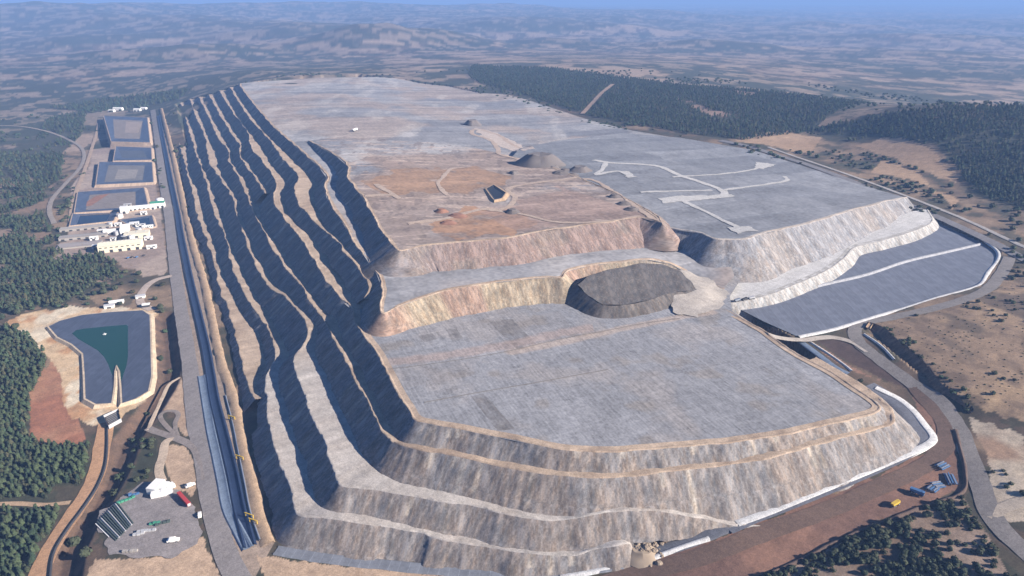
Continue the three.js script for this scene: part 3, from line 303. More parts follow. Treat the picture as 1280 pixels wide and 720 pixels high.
// ------------------------------------------------------------------ the lie of the land
const GK = GROUND_KNOTS, GN = GK.length / 3;
function groundBase(x, z) {
  const a = Math.atan2(x, -z), l = 0.5 * Math.log(x * x + z * z); let h = GROUND_PLANE[0] + GROUND_PLANE[1] * a + GROUND_PLANE[2] * l;
  for (let i = 0; i < GN; i++) { const da = GK[3 * i] - a, dl = GK[3 * i + 1] - l, r2 = da * da + dl * dl; if (r2 > 1e-12) h += GK[3 * i + 2] * r2 * Math.log(r2); }
  return h;
}
const zone = (name) => new Zone(line(name));
const zones = (name, n) => quads(name, n).map((p) => new Zone(p));
const heapInner = zone('heap_inner'), linerZone = zone('liner'), gullyLine = line('gully'), cutZone = new Zone([...line('cut_toe'), ...line('cut_crest').reverse()]);
const pondZone = zone('pond_rim');
const farHills = line('far_hills').map((p, i) => [p.x, p.z, [125, 90, 90, 110, 120, 70, 130, 90, 80, 55, 50, 50, 40, 60, 45][i], Math.hypot(p.x, p.z) * [0.11, 0.10, 0.09, 0.13, 0.14, 0.09, 0.16, 0.14, 0.16, 0.08, 0.08, 0.1, 0.07, 0.09, 0.07][i]]);
function G(x, z) {
  const r = Math.hypot(x, z); let h = groundBase(x, z);
  if (r > 3800) for (const [hx, hz, hh, hr] of farHills) { const dx = (x - hx) / hr, dz = (z - hz) / (hr * 0.8), q = dx * dx + dz * dz; if (q < 9) h += hh * Math.exp(-q) * (0.7 + 0.6 * fbm(x / 500, z / 500, 3)) * sstep(3800, 4600, r); }
  if (r > 2600) h += (fbm(x / 1400 + 3, z / 1400, 5) - 0.5) * 175 * sstep(2600, 8000, r);
  return h;
}
function terrainHeight(x, z) {
  let h = G(x, z); const r = Math.hypot(x, z);
  if (heapInner.has(x, z)) h -= 12;
  else if (linerZone.has(x, z)) h -= 5;
  else if (r < 1100) {
    if (cutZone.has(x, z)) h = Math.min(h, idw(cutToe, x, z) - 0.5);
    const d = distLine(gullyLine, x, z); if (d < 16) h -= 7 * sstep(15, 4, d);
    if (pondZone.has(x, z)) h -= 2;
    h += (fbm(x / 14, z / 14, 3) - 0.5) * 0.6 * sstep(2, 10, Math.abs(d - 20));
  }
  return h;
}
const cutToe = line('cut_toe');

// ------------------------------------------------------------------ textures: grain, rubble furrows, drip lines
function dataTex(w, h, fn, srgb = true) {
  const d = new Uint8Array(w * h * 4);
  for (let j = 0; j < h; j++) for (let i = 0; i < w; i++) { const c = fn(i, j), o = (j * w + i) * 4; d[o] = clamp(c[0]) * 255; d[o + 1] = clamp(c[1]) * 255; d[o + 2] = clamp(c[2]) * 255; d[o + 3] = 255; }
  const t = new THREE.DataTexture(d, w, h); t.wrapS = t.wrapT = THREE.RepeatWrapping; t.magFilter = THREE.LinearFilter; t.minFilter = THREE.LinearMipmapLinearFilter; t.generateMipmaps = true;
  if (srgb) t.colorSpace = THREE.SRGBColorSpace; t.needsUpdate = true; return t;
}
function tileNoise(size, cells, seed) {                    // tileable value noise
  const r = rng(seed), g = new Float32Array(cells * cells); for (let i = 0; i < g.length; i++) g[i] = r();
  return (i, j) => { const x = i / size * cells, y = j / size * cells, a = Math.floor(x), b = Math.floor(y); let u = x - a, v = y - b; u = u * u * (3 - 2 * u); v = v * v * (3 - 2 * v); const q = (p, s) => g[((s % cells + cells) % cells) * cells + (p % cells + cells) % cells]; return (q(a, b) * (1 - u) + q(a + 1, b) * u) * (1 - v) + (q(a, b + 1) * (1 - u) + q(a + 1, b + 1) * u) * v; };
}
const grainTex = (() => { const n = [8, 21, 55, 128].map((c, i) => tileNoise(512, c, 11 + i)); return dataTex(512, 512, (i, j) => { const v = 0.88 + ((n[0](i, j) - 0.5) * 0.10 + (n[1](i, j) - 0.5) * 0.08 + (n[2](i, j) - 0.5) * 0.12 + (n[3](i, j) - 0.5) * 0.18); return [v, v * 0.995, v * 0.985]; }); })();
grainTex.repeat.set(1 / 55, 1 / 55);
const furrowTex = (() => {                                 // u along the slope (48 m), v down it (24 m)
  const r = rng(5), N = 512, col = new Float32Array(N), n1 = tileNoise(N, 40, 31), n2 = tileNoise(N, 120, 32), n3 = tileNoise(N, 9, 33);
  const a = tileNoise(N, 11, 34), b = tileNoise(N, 26, 35), c = tileNoise(N, 64, 36);
  return dataTex(N, N, (i, j) => { const w = i + (n3(i, j) - 0.5) * 7; const st = (a(w + N, j * 0.12) - 0.5) * 0.14 + (b(w + N, j * 0.15) - 0.5) * 0.2 + (c(w + N, j * 0.25) - 0.5) * 0.2; const v = 0.86 + st + (n1(i, j) - 0.5) * 0.08 + (n2(i, j) - 0.5) * 0.12; const t = (b(w + 77 + N, j * 0.15) - 0.5) * 0.05; return [v + t, v, v - t]; });
})();
furrowTex.repeat.set(1 / 48, 1 / 24);
const linerTex = (() => { const n1 = tileNoise(512, 7, 51), n2 = tileNoise(512, 30, 52), n3 = tileNoise(512, 90, 53); return dataTex(512, 512, (i, j) => { const s = (i % 64) / 64, seam = s < 0.05 ? 0.12 : 0, tone = hash2(Math.floor(i / 64), 3) * 0.08; const v = 0.82 + seam + tone + (n1(i, j) - 0.5) * 0.08 + (n2(i, j * 0.3) - 0.5) * 0.09 + (n3(i, j) - 0.5) * 0.08; return [v, v, v]; }); })();
linerTex.repeat.set(1 / 62, 1 / 62);
const mat = (o) => new THREE.MeshStandardMaterial({ roughness: 0.95, metalness: 0, ...o });
const lin = (r, g, b) => new THREE.Color().setRGB(r, g, b);
const earth = (r, g, b, o = {}) => mat({ color: lin(r, g, b), map: grainTex, ...o });
const M = {
  terrain: mat({ vertexColors: true, map: grainTex }),
  slope: mat({ vertexColors: true, map: furrowTex, side: THREE.DoubleSide }),
  bench: mat({ vertexColors: true, map: grainTex, side: THREE.DoubleSide }),
  asphalt: earth(0.22, 0.215, 0.23), haul: earth(0.30, 0.27, 0.25), dirt: earth(0.26, 0.16, 0.115), dirtDark: earth(0.15, 0.105, 0.085), paleTrack: earth(0.62, 0.57, 0.52), tan: earth(0.5, 0.36, 0.24),
  whiteLiner: mat({ color: lin(0.74, 0.75, 0.76), map: grainTex, roughness: 0.6 }), greyLiner: mat({ color: lin(0.12, 0.14, 0.18), map: grainTex, roughness: 0.55 }), blackLiner: mat({ color: lin(0.028, 0.03, 0.036), map: grainTex, roughness: 0.45 }),
  blueLiner: mat({ color: lin(0.20, 0.26, 0.36), map: grainTex, roughness: 0.5 }), water: mat({ color: lin(0.012, 0.055, 0.040), roughness: 0.15 }), darkWater: mat({ color: lin(0.015, 0.03, 0.055), roughness: 0.12 }),
  sludge: earth(0.26, 0.23, 0.22), redSludge: earth(0.33, 0.17, 0.12),
  white: mat({ color: lin(0.78, 0.78, 0.76), roughness: 0.55 }), cream: mat({ color: lin(0.74, 0.69, 0.54), roughness: 0.6 }), greyPaint: mat({ color: lin(0.42, 0.43, 0.45), roughness: 0.6 }), concrete: earth(0.47, 0.45, 0.43), green: mat({ color: lin(0.06, 0.26, 0.17), roughness: 0.5 }),
  dark: mat({ color: lin(0.04, 0.042, 0.05), roughness: 0.6 }), glass: mat({ color: lin(0.03, 0.045, 0.06), roughness: 0.15 }), steel: mat({ color: lin(0.34, 0.38, 0.44), roughness: 0.4, metalness: 0.5 }), red: mat({ color: lin(0.42, 0.05, 0.05), roughness: 0.5 }), yellow: mat({ color: lin(0.62, 0.42, 0.06), roughness: 0.5 }), blue: mat({ color: lin(0.07, 0.16, 0.32), roughness: 0.5 }), tyre: mat({ color: lin(0.03, 0.03, 0.03) }),
  rock: earth(0.40, 0.325, 0.25), bark: mat({ color: lin(0.10, 0.07, 0.05) }),
  pine: mat({ color: lin(0.036, 0.062, 0.032), side: THREE.DoubleSide }), oak: mat({ color: lin(0.034, 0.052, 0.028), side: THREE.DoubleSide }),
};

// ------------------------------------------------------------------ naming
const used = new Map();
function numbered(name) { const n = used.get(name) || 0; used.set(name, n + 1); return n ? name + '_' + String(n).padStart(3, '0') : name; }
function shadows(o) { o.traverse((m) => { if (m.isMesh) { m.castShadow = true; m.receiveShadow = true; } }); return o; }
function mesh(name, geometry, material, parent) { const m = new THREE.Mesh(geometry, material); m.name = parent && parent !== scene ? name : numbered(name); (parent || scene).add(m); m.castShadow = m.receiveShadow = true; return m; }
function struct(name, geometry, material, label, category) { const m = mesh(name, geometry, material); m.userData = { kind: 'structure', label, category }; return m; }
function thing(name, label, category, p, turn = 0, group) { const g = new THREE.Group(); g.name = numbered(name); g.position.copy(p); g.rotation.y = turn; g.userData = { label, category }; if (group) g.userData.group = group; scene.add(g); return g; }

// ------------------------------------------------------------------ ground colour: what grows or lies there
const zF = ['forest_left', 'forest_mid', 'forest_up', 'forest_back', 'hill_forest', 'right_forest', 'gully_trees', 'scrub_mid'].map(zone);
const zScrub = zone('scrub_zone'), zTan = ['tan_flat', 'tan_flat2', 'tan_tri', 'tan_mid'].map(zone), zEarth = zone('earth_pond'), zRed = zone('red_soil'), zPlant = zone('plant_pad'), zDirt = zone('dirt_red'), zQuarry = zone('pale_quarry'), zBrown = zone('brown_hill'), zIsland = zone('dark_island'), zVerge = zone('red_verge');
const zFields = zones('fields_tan', 6), zBands = [[0, 6], [6, 11], [11, 15], [15, 20]].map(([a, b]) => new Zone(line('left_bands').slice(a, b))), zClear = [[0, 8], [8, 12]].map(([a, b]) => new Zone(line('hill_clearings').slice(a, b)));
const toeLine = line('toe_left'), haulLine = line('haul_road');
const corridor = new Zone([...line('haul_road'), ...line('toe_left')]);
function groundColor(x, z) {
  const r = Math.hypot(x, z), k = clamp(r / 900, 0.6, 4);
  const wx = x + (fbm(x / (14 * k), z / (14 * k), 3) - 0.5) * 16 * k, wz = z + (fbm(x / (14 * k) + 40, z / (14 * k), 3) - 0.5) * 16 * k;
  const n1 = fbm(x / 420, z / 420, 4), n2 = fbm(x / 70 + 9, z / 70, 4), n3 = vn(x / 9, z / 9), speck = vn(x / 4, z / 4);
  const green = [0.040, 0.052, 0.032], brown = [0.125, 0.088, 0.062], tan = [0.33, 0.235, 0.155], olive = [0.085, 0.072, 0.046];
  let c;
  if (r > 2300) {                                           // open country: scrub, stubble and fields
    const big = fbm(x / 2600, z / 2600, 4), mid = fbm(x / 420 + 5, z / 420, 4), small = fbm(x / 110, z / 110, 3), ci = Math.floor(wx / 150), cj = Math.floor(wz / 210), f = hash2(ci + 900, cj + 300);
    const t = sstep(0.43, 0.62, big * 0.45 + mid * 0.4 + small * 0.3 - 0.07);
    const dot = fbm(x / 38 + 5, z / 60, 2);
    c = mix3(green, mix3(brown, [0.17, 0.12, 0.09], small), t); if (dot > 0.62) c = mix3(c, [0.34, 0.27, 0.21], 0.6); else if (dot < 0.36) c = mix3(c, [0.03, 0.04, 0.027], 0.7);
    let hill = 0; for (const [hx, hz, , hr] of farHills) hill += Math.exp(-((x - hx) ** 2 + ((z - hz) / 0.8) ** 2) / (hr * hr)); c = mix3(c, green, 0.75 * sstep(0.3, 0.7, hill + (mid - 0.5) * 1.2));
    if (t > 0.35 && f > 0.62 && hill < 0.5) c = mix3(c, mix3(tan, [0.46, 0.35, 0.27], f), 0.8 * sstep(0.35, 0.7, t));
    if (small > 0.58) c = mix3(c, [0.36, 0.28, 0.22], 0.6); else if (small < 0.40) c = mix3(c, green, 0.7);
  } else { const n4 = fbm(x / 24 + 60, z / 24, 3); c = mix3(mix3(olive, brown, sstep(0.38, 0.55, n2)), tan, sstep(0.50, 0.66, n1 * 0.4 + n2 * 0.4 + n4 * 0.25) * 0.85); if (n4 < 0.42) c = mix3(c, green, 0.6); }
  for (let i = 0; i < zF.length; i++) if (zF[i].has(wx, wz)) c = (i === 1 || i === 7) && fbm(x / 60 + 11, z / 60, 3) < 0.46 ? mix3([0.26, 0.18, 0.125], [0.12, 0.10, 0.065], sstep(0.4, 0.6, n2)) : mix3([0.05, 0.056, 0.034], [0.13, 0.10, 0.07], sstep(0.55, 0.75, n2) * 0.7 + (n3 - 0.5) * 0.1);
  for (const f of zClear) if (f.has(wx, wz)) c = mix3([0.3, 0.2, 0.15], green, sstep(0.5, 0.62, n2));
  for (const f of zFields) if (f.has(wx, wz)) c = mix3([0.50, 0.35, 0.225], [0.38, 0.255, 0.16], n2);
  for (const f of zBands) if (f.has(wx, wz)) c = mix3([0.36, 0.27, 0.2], [0.28, 0.2, 0.14], n2);
  if (zBrown.has(wx, wz)) { const g1 = fbm(x / 11 + 8, z / 17, 3); c = mix3(mix3([0.47, 0.33, 0.20], [0.32, 0.225, 0.15], sstep(0.38, 0.6, n2)), [0.13, 0.10, 0.075], sstep(0.54, 0.66, fbm(x / 40, z / 70, 3)) * 0.8); c = mix3(c, [0.17, 0.12, 0.085], sstep(0.5, 0.62, g1) * 0.6); }
  if (r < 2300) {
    if (corridor.has(x, z)) c = mix3([0.42, 0.33, 0.26], [0.33, 0.26, 0.21], n2);
    if (zPlant.has(wx, wz)) c = mix3([0.46, 0.37, 0.31], [0.36, 0.28, 0.24], sstep(0.4, 0.6, n2));
    if (zRed.has(wx, wz)) c = mix3([0.36, 0.16, 0.095], [0.46, 0.25, 0.15], sstep(0.4, 0.65, n2));
    if (zEarth.has(wx, wz)) { c = mix3([0.70, 0.52, 0.33], [0.55, 0.32, 0.17], sstep(0.48, 0.66, fbm(x / 26 + 4, z / 26, 4))); c = mix3(c, [0.78, 0.68, 0.52], sstep(0.55, 0.7, fbm(x / 18, z / 40 + 7, 3))); }
    for (const f of zTan) if (f.has(wx, wz)) c = mix3([0.56, 0.41, 0.29], [0.42, 0.29, 0.2], sstep(0.42, 0.66, n2) * 0.8);
    if (zDirt.has(wx, wz)) c = mix3([0.27, 0.15, 0.105], [0.21, 0.12, 0.09], sstep(0.4, 0.6, n2));
    if (zQuarry.has(wx, wz)) c = mix3([0.62, 0.52, 0.4], [0.45, 0.3, 0.2], sstep(0.5, 0.65, n2));
    if (zScrub.has(wx, wz)) c = mix3([0.36, 0.27, 0.21], [0.2, 0.14, 0.1], sstep(0.4, 0.65, n2));
    if (zIsland.has(x, z)) c = mix3([0.075, 0.05, 0.045], [0.11, 0.07, 0.06], n2);
    if (zVerge.has(x, z)) c = [0.36, 0.21, 0.15];
    const d = distLine(gullyLine, x, z); if (d < 18) c = mix3(c, mix3([0.11, 0.075, 0.055], [0.16, 0.1, 0.07], n3), sstep(18, 12, d + (n3 - 0.5) * 5));
  }
  const v = 0.82 + 0.36 * speck * 0.5 + 0.36 * n3 * 0.5;
  return [c[0] * v, c[1] * v, c[2] * v];
}

// ------------------------------------------------------------------ terrain: one sheet to the horizon, finer where it is nearer
{
  const NA = 1100, A = 60 * Math.PI / 180, R = []; let ang = 60;
  while (ang > 3) { R.push(400 / Math.tan(ang * Math.PI / 180)); ang -= ang > 50 ? 0.16 : ang > 14 ? 0.09 : 0.06; }
  while (R[R.length - 1] < 38000) R.push(R[R.length - 1] * 1.013);
  const nr = R.length, pos = new Float32Array(nr * (NA + 1) * 3), col = new Float32Array(nr * (NA + 1) * 3), uv = new Float32Array(nr * (NA + 1) * 2), idx = new Uint32Array((nr - 1) * NA * 6);
  let q = 0;
  for (let j = 0; j < nr; j++) for (let i = 0; i <= NA; i++) {
    const a = (i / NA * 2 - 1) * A, x = Math.sin(a) * R[j], z = -Math.cos(a) * R[j], c = groundColor(x, z), o = j * (NA + 1) + i;
    pos[o * 3] = x; pos[o * 3 + 1] = terrainHeight(x, z); pos[o * 3 + 2] = z; col.set(c, o * 3); uv[o * 2] = x; uv[o * 2 + 1] = z;
    if (j && i) { const d = o, e = o - 1, f = o - NA - 1, g = f - 1; idx[q++] = g; idx[q++] = f; idx[q++] = d; idx[q++] = g; idx[q++] = d; idx[q++] = e; }
  }
  const g = new THREE.BufferGeometry();
  g.setAttribute('position', new THREE.BufferAttribute(pos, 3)); g.setAttribute('color', new THREE.BufferAttribute(col, 3)); g.setAttribute('uv', new THREE.BufferAttribute(uv, 2)); g.setIndex(new THREE.BufferAttribute(idx, 1)); g.computeVertexNormals();
  struct('terrain', g, M.terrain, 'dry hilly land with scrub and stubble fields around the mine', 'terrain');
}

// ------------------------------------------------------------------ the ore heap: lifts with raw slopes, benches and flat tops
const heap = thing('ore_heap', 'huge stepped heap of grey ore with flat tops and long benches', 'ore heap', new THREE.Vector3());
function wobble(s, seed, z, amp) { return (fbm(s / 15 + seed * 13, seed, 3) - 0.5) * (amp ?? 3.2) + (fbm(s / 34 + seed * 29, seed + 5, 2) - 0.5) * 6 * sstep(-640, -800, z) * (amp === undefined ? 1 : 0); }
function footBelow(names, p) {                            // level of the next bench below, or of the ground
  let best = 80, y = G(p.x, p.z) - 3;
  for (const n of names) { const L = S[n]; for (let i = 0; i + 5 < L.length; i += 3) { const dx = L[i + 3] - L[i], dz = L[i + 5] - L[i + 2], t = clamp(((p.x - L[i]) * dx + (p.z - L[i + 2]) * dz) / (dx * dx + dz * dz)), d = Math.hypot(p.x - L[i] - t * dx, p.z - L[i + 2] - t * dz); if (d < best && !(t >= 1 && i + 6 >= L.length)) { best = d; y = L[i + 1] + (L[i + 4] - L[i + 1]) * t - 1.5; } } }
  return Math.min(y, p.y - 3);
}
// slope below a crest line at the angle of repose; furrows run down it
function slopeGeo(crest, drop, colorFn, opt = {}) {
  const pts = smooth(crest, opt.step || viewStep(0.0024, 1.3, 7)), n = pts.length, rows = opt.rows || 15, pos = [], uv = [], col = [], idx = [];
  const S0 = [0]; for (let i = 1; i < n; i++) S0.push(S0[i - 1] + pts[i].distanceTo(pts[i - 1]));
  const win = opt.window || 9;
  const seed = opt.seed || 1;
  for (let i = 0; i < n; i++) {
    let a = i, b = i; while (a > 0 && S0[i] - S0[a] < win) a--; while (b < n - 1 && S0[b] - S0[i] < win) b++;
    let tx = pts[b].x - pts[a].x, tz = pts[b].z - pts[a].z; const l = Math.hypot(tx, tz) || 1; tx /= l; tz /= l;
    const s = S0[i], dist = Math.hypot(pts[i].x, pts[i].z), wob = wobble(s, seed, pts[i].z, opt.wob);
    const tan = Math.tan((typeof opt.angle === 'function' ? opt.angle(pts[i]) : opt.angle || 40) * Math.PI / 180);
    const dr = Array.isArray(drop) ? pts[i].y - footBelow(drop, pts[i]) : drop;
    for (let k = 0; k <= rows; k++) {
      const d = k / rows, down = d * dr, f = (vn(s / 5.5 + seed * 7, d * 1.4) - 0.5) * 1.5 + (vn(s / 2.3 + seed * 3, d * 2.2) - 0.5) * 0.7 + (vn(s / 19 + seed, d * 0.8) - 0.5) * 2.2 + (hash2(i * 7 + seed, k * 13) - 0.5) * 0.5;
      const out = down / tan + wob + f * (opt.furrow ?? 1) * sstep(0, 0.18, d), x = pts[i].x - tz * out, z = pts[i].z + tx * out;
      pos.push(x, pts[i].y - down - (k ? 0 : 0), z); uv.push(s, down / 0.6); col.push(...colorFn(s, d, x, z, S0[n - 1]));
    }
  }
  const m = rows + 1;
  for (let i = 0; i + 1 < n; i++) for (let k = 0; k < rows; k++) { const a = i * m + k, b = a + 1, c = a + m, d = c + 1; idx.push(a, b, c, b, d, c); }
  const g = new THREE.BufferGeometry();
  g.setAttribute('position', new THREE.Float32BufferAttribute(pos, 3)); g.setAttribute('uv', new THREE.Float32BufferAttribute(uv, 2)); g.setAttribute('color', new THREE.Float32BufferAttribute(col, 3)); g.setIndex(idx); g.computeVertexNormals();
  g.userData = { pts, S0, seed };
  return g;
}
function benchGeo(crest, width, colorFn, opt = {}) {        // flat strip behind a crest, with a low safety berm at the edge
  const pts = smooth(crest, opt.step || viewStep(0.0024, 1.3, 7)), n = pts.length, seed = opt.seed || 1, pos = [], uv = [], col = [], idx = [];
  const S0 = [0]; for (let i = 1; i < n; i++) S0.push(S0[i - 1] + pts[i].distanceTo(pts[i - 1]));
  const sec = [[0, -0.05], [1.2, opt.berm ?? 0.9], [2.6, 0.1], [width * 0.4, 0.0], [width, opt.inner ?? -0.2]];
  for (let i = 0; i < n; i++) {
    const win = opt.window || 45; let a = i, b = i; while (a > 0 && S0[i] - S0[a] < win) a--; while (b < n - 1 && S0[b] - S0[i] < win) b++;
    let tx = pts[b].x - pts[a].x, tz = pts[b].z - pts[a].z; const l = Math.hypot(tx, tz) || 1; tx /= l; tz /= l;
    const a2 = Math.max(0, i - 3), b2 = Math.min(n - 1, i + 3); let ux = pts[b2].x - pts[a2].x, uz = pts[b2].z - pts[a2].z; const l2 = Math.hypot(ux, uz) || 1; ux /= l2; uz /= l2;
    const s = S0[i], wob = wobble(s, seed, pts[i].z, opt.wob);
    sec.forEach(([o, h], k) => {
      const near = k < 3, nx = near ? -uz : -tz, nz = near ? ux : tx, w = -o + (k < 3 ? wob : wob * 0.5), x = pts[i].x + nx * w, z = pts[i].z + nz * w;
      pos.push(x, pts[i].y + h + (k === 1 ? (vn(s / 4, seed) - 0.5) * 0.6 : (vn(s / 6 + k * 9, seed) - 0.5) * 0.25 * (k < 4 ? 1 : 0)), z); uv.push(x, z); col.push(...colorFn(s, k / 4, x, z, S0[n - 1]));
    });
  }
  const m = sec.length;
  for (let i = 0; i + 1 < n; i++) for (let k = 0; k + 1 < m; k++) { const a = i * m + k, b = a + 1, c = a + m, d = c + 1; idx.push(a, c, b, b, c, d); }
  const g = new THREE.BufferGeometry();
  g.setAttribute('position', new THREE.Float32BufferAttribute(pos, 3)); g.setAttribute('uv', new THREE.Float32BufferAttribute(uv, 2)); g.setAttribute('color', new THREE.Float32BufferAttribute(col, 3)); g.setIndex(idx); g.computeVertexNormals();
  return g;
}
const ORE = [0.30, 0.28, 0.27], ORE_BROWN = [0.345, 0.285, 0.24], ORE_TAN = [0.46, 0.37, 0.26], BENCH_TAN = [0.54, 0.425, 0.325], BENCH_GREY = [0.46, 0.42, 0.39];
function oreColor(seed, tint = 0.5) {                       // grey rock with brown and tan tips running down
  return (s, d) => {
    const a = fbm(s / 30 + seed * 5, d * 0.6 + seed, 3), b = vn(s / 3.1 + seed, d * 1.2), e = vn(s / 1.7 + seed * 2, d * 3);
    let c = mix3(ORE, ORE_BROWN, clamp(sstep(0.38, 0.62, a) * tint + (b - 0.5) * 0.5));
    const st = hash2(Math.floor(s / 7.3) + seed * 91, 17); if (st > 0.86 && d < 0.3 + st * 0.9 * hash2(Math.floor(s / 7.3), 5) * 1.2) c = mix3(c, [0.62, 0.54, 0.44], 0.7 * (1 - Math.abs((s / 7.3) % 1 - 0.5) * 2));
    const v = 0.84 + 0.32 * e; return [c[0] * v, c[1] * v, c[2] * v];
  };
}
function benchColor(seed, greyFrom) {                       // tan fines, pale grey fresh rock over part of the length
  return (s, k, x, z) => { const n = fbm(x / 22, z / 22, 3), g = greyFrom ? clamp(greyFrom(x, z) + (n - 0.5) * 0.5) : 0; const c = mix3(mix3(BENCH_TAN, [0.43, 0.33, 0.25], sstep(0.45, 0.65, n)), mix3(BENCH_GREY, [0.58, 0.55, 0.52], n), g), v = 0.85 + 0.3 * vn(x / 5, z / 5); return [c[0] * v, c[1] * v, c[2] * v]; };
}
const freshGrey = (x, z) => sstep(-760, -640, z);
function lift(name, drop, width, opt = {}) {
  const crest = line(name), sl = mesh('slope', slopeGeo(crest, drop, opt.color || oreColor(opt.seed, opt.tint ?? 0.6), opt), M.slope, heap);
  if (opt.label) sl.userData.label = opt.label;
  if (width) mesh('bench', benchGeo(crest, width, opt.bench || benchColor(opt.seed, opt.grey), opt), M.bench, sl);
  return sl;
}
lift('liftA', [], 40, { seed: 1, tint: 0.4 });
lift('liftB', ['liftA'], 40, { seed: 2, grey: freshGrey });
lift('liftC', ['liftB'], 44, { seed: 3, grey: freshGrey });
lift('liftD', ['liftC'], 40, { seed: 4, tint: 0.7 });
lift('liftE', 16, 36, { seed: 5 });
lift('liftF', ['liftD', 'liftE'], 8, { angle: 41, seed: 6, tint: 0.8, inner: 0.15 });
mesh('bench', benchGeo(line('liftF').slice(0, 17), 42, benchColor(6), { seed: 6, inner: -0.9, berm: 0.4 }), M.bench, heap);
lift('liftG', 16, 40, { seed: 7 });
const cream = (s, d, x, z) => { const n = fbm(x / 18, z / 18, 3), b = vn(s / 3.5, d), g = sstep(0.5, 0.7, fbm(s / 40 + 3, 2.2, 2)); const c = mix3(mix3([0.37, 0.30, 0.215], [0.48, 0.395, 0.285], clamp(sstep(0.35, 0.6, n) + (b - 0.5) * 0.5)), [0.36, 0.22, 0.18], g * 0.6), v = 0.86 + 0.28 * vn(s / 1.9, d * 3); return [c[0] * v, c[1] * v, c[2] * v]; };
const leftOre = oreColor(8, 0.5);
lift('liftH', 28, 6, { seed: 8, angle: (p) => 40 - 8 * sstep(-150, -100, p.x) * sstep(-900, -860, p.z) * sstep(75, 55, p.x), inner: 0.15, color: (s, d, x, z, L) => { const t = sstep(-165, -150, x) * sstep(-860, -830, z); return t > 0 ? mix3(leftOre(s, d), cream(s, d, x, z), t) : leftOre(s, d); } });
const pinkOre = (s, d, x, z) => { const n = fbm(x / 30, z / 30, 3), b = vn(s / 4, d), e = sstep(-160, -60, x); const c = mix3(mix3([0.31, 0.285, 0.28], [0.34, 0.25, 0.215], e), [0.30, 0.245, 0.205], clamp(sstep(0.45, 0.62, n) * 0.7 + (b - 0.5) * 0.25)), v = 0.88 + 0.24 * vn(s / 2.5, d * 3); return [c[0] * v, c[1] * v, c[2] * v]; };
lift('liftT', 27, 5, { seed: 9, angle: (p) => 40 - 12 * sstep(-190, -140, p.x) * sstep(230, 190, p.x), inner: 0.15, color: (s, d, x, z) => { const t = sstep(-260, -225, x); return mix3(oreColor(9, 0.4)(s, d), pinkOre(s, d, x, z), t); } });
const bluegrey = (s, d, x, z) => { const n = fbm(x / 40, z / 40, 3), b = vn(s / 5, d * 0.8); const c = mix3([0.33, 0.33, 0.345], [0.37, 0.335, 0.31], clamp(sstep(0.4, 0.62, n) * 0.8 + (b - 0.5) * 0.5)), v = 0.88 + 0.24 * vn(s / 3, d * 3); return [c[0] * v, c[1] * v, c[2] * v]; };
lift('liftR', 50, 6, { seed: 10, inner: 0.15, rows: 18, angle: 40, color: bluegrey, label: 'high pale grey slope above the white ramp', bench: benchColor(10, () => 0.8), step: viewStep(0.0024, 2, 7) });
const paleRock = (s, d, x, z) => { const v = 0.85 + 0.3 * vn(s / 2.6, d * 2.4); const c = mix3([0.54, 0.53, 0.51], [0.45, 0.44, 0.425], fbm(s / 12, d * 2, 2)); return [c[0] * v, c[1] * v, c[2] * v]; };
lift('ramp_crest', 20, 8, { seed: 11, wob: 0.6, furrow: 0.5, color: paleRock, bench: (s, k, x, z) => paleRock(s, k), inner: 0.1, rows: 10, label: 'pale rock slope at the edge of the ramp' });
lift('mound_crest', 20, 0, { seed: 12, wob: 0, angle: 35, color: (s, d) => { const v = 0.8 + 0.4 * vn(s / 3, d * 2); const c = mix3([0.13, 0.118, 0.112], [0.185, 0.16, 0.14], vn(s / 8, d)); return [c[0] * v, c[1] * v, c[2] * v]; }, label: 'dark slopes of the flat-topped mound' });

// flat tops, with the leaching cells, drip lines and trampled ground as colour on the plan
const AX = line('front_axes'), axA = Math.atan2(AX[3].z - AX[2].z, AX[3].x - AX[2].x), ca = Math.cos(axA), sa = Math.sin(axA);
const cellU = (x, z) => x * ca + z * sa, cellV = (x, z) => -x * sa + z * ca;
function planTexture(b, w, h, fn) { const t = dataTex(w, h, (i, j) => { const c = fn(b.x0 + (i + 0.5) / w * (b.x1 - b.x0), b.z0 + (j + 0.5) / h * (b.z1 - b.z0)); return c.map((v) => Math.pow(clamp(v), 1 / 2.2)); }); t.wrapS = t.wrapT = THREE.ClampToEdgeWrapping; return t; }
const planUV = (b) => (x, z) => [(x - b.x0) / (b.x1 - b.x0), (z - b.z0) / (b.z1 - b.z0)];
const capF = line('capF'), bF = boxOf(capF), wet = zones('wet_cells', 4), frontTrack = line('front_track'), headA = line('front_header_pipe'), headB = line('front_header_pipe_b');
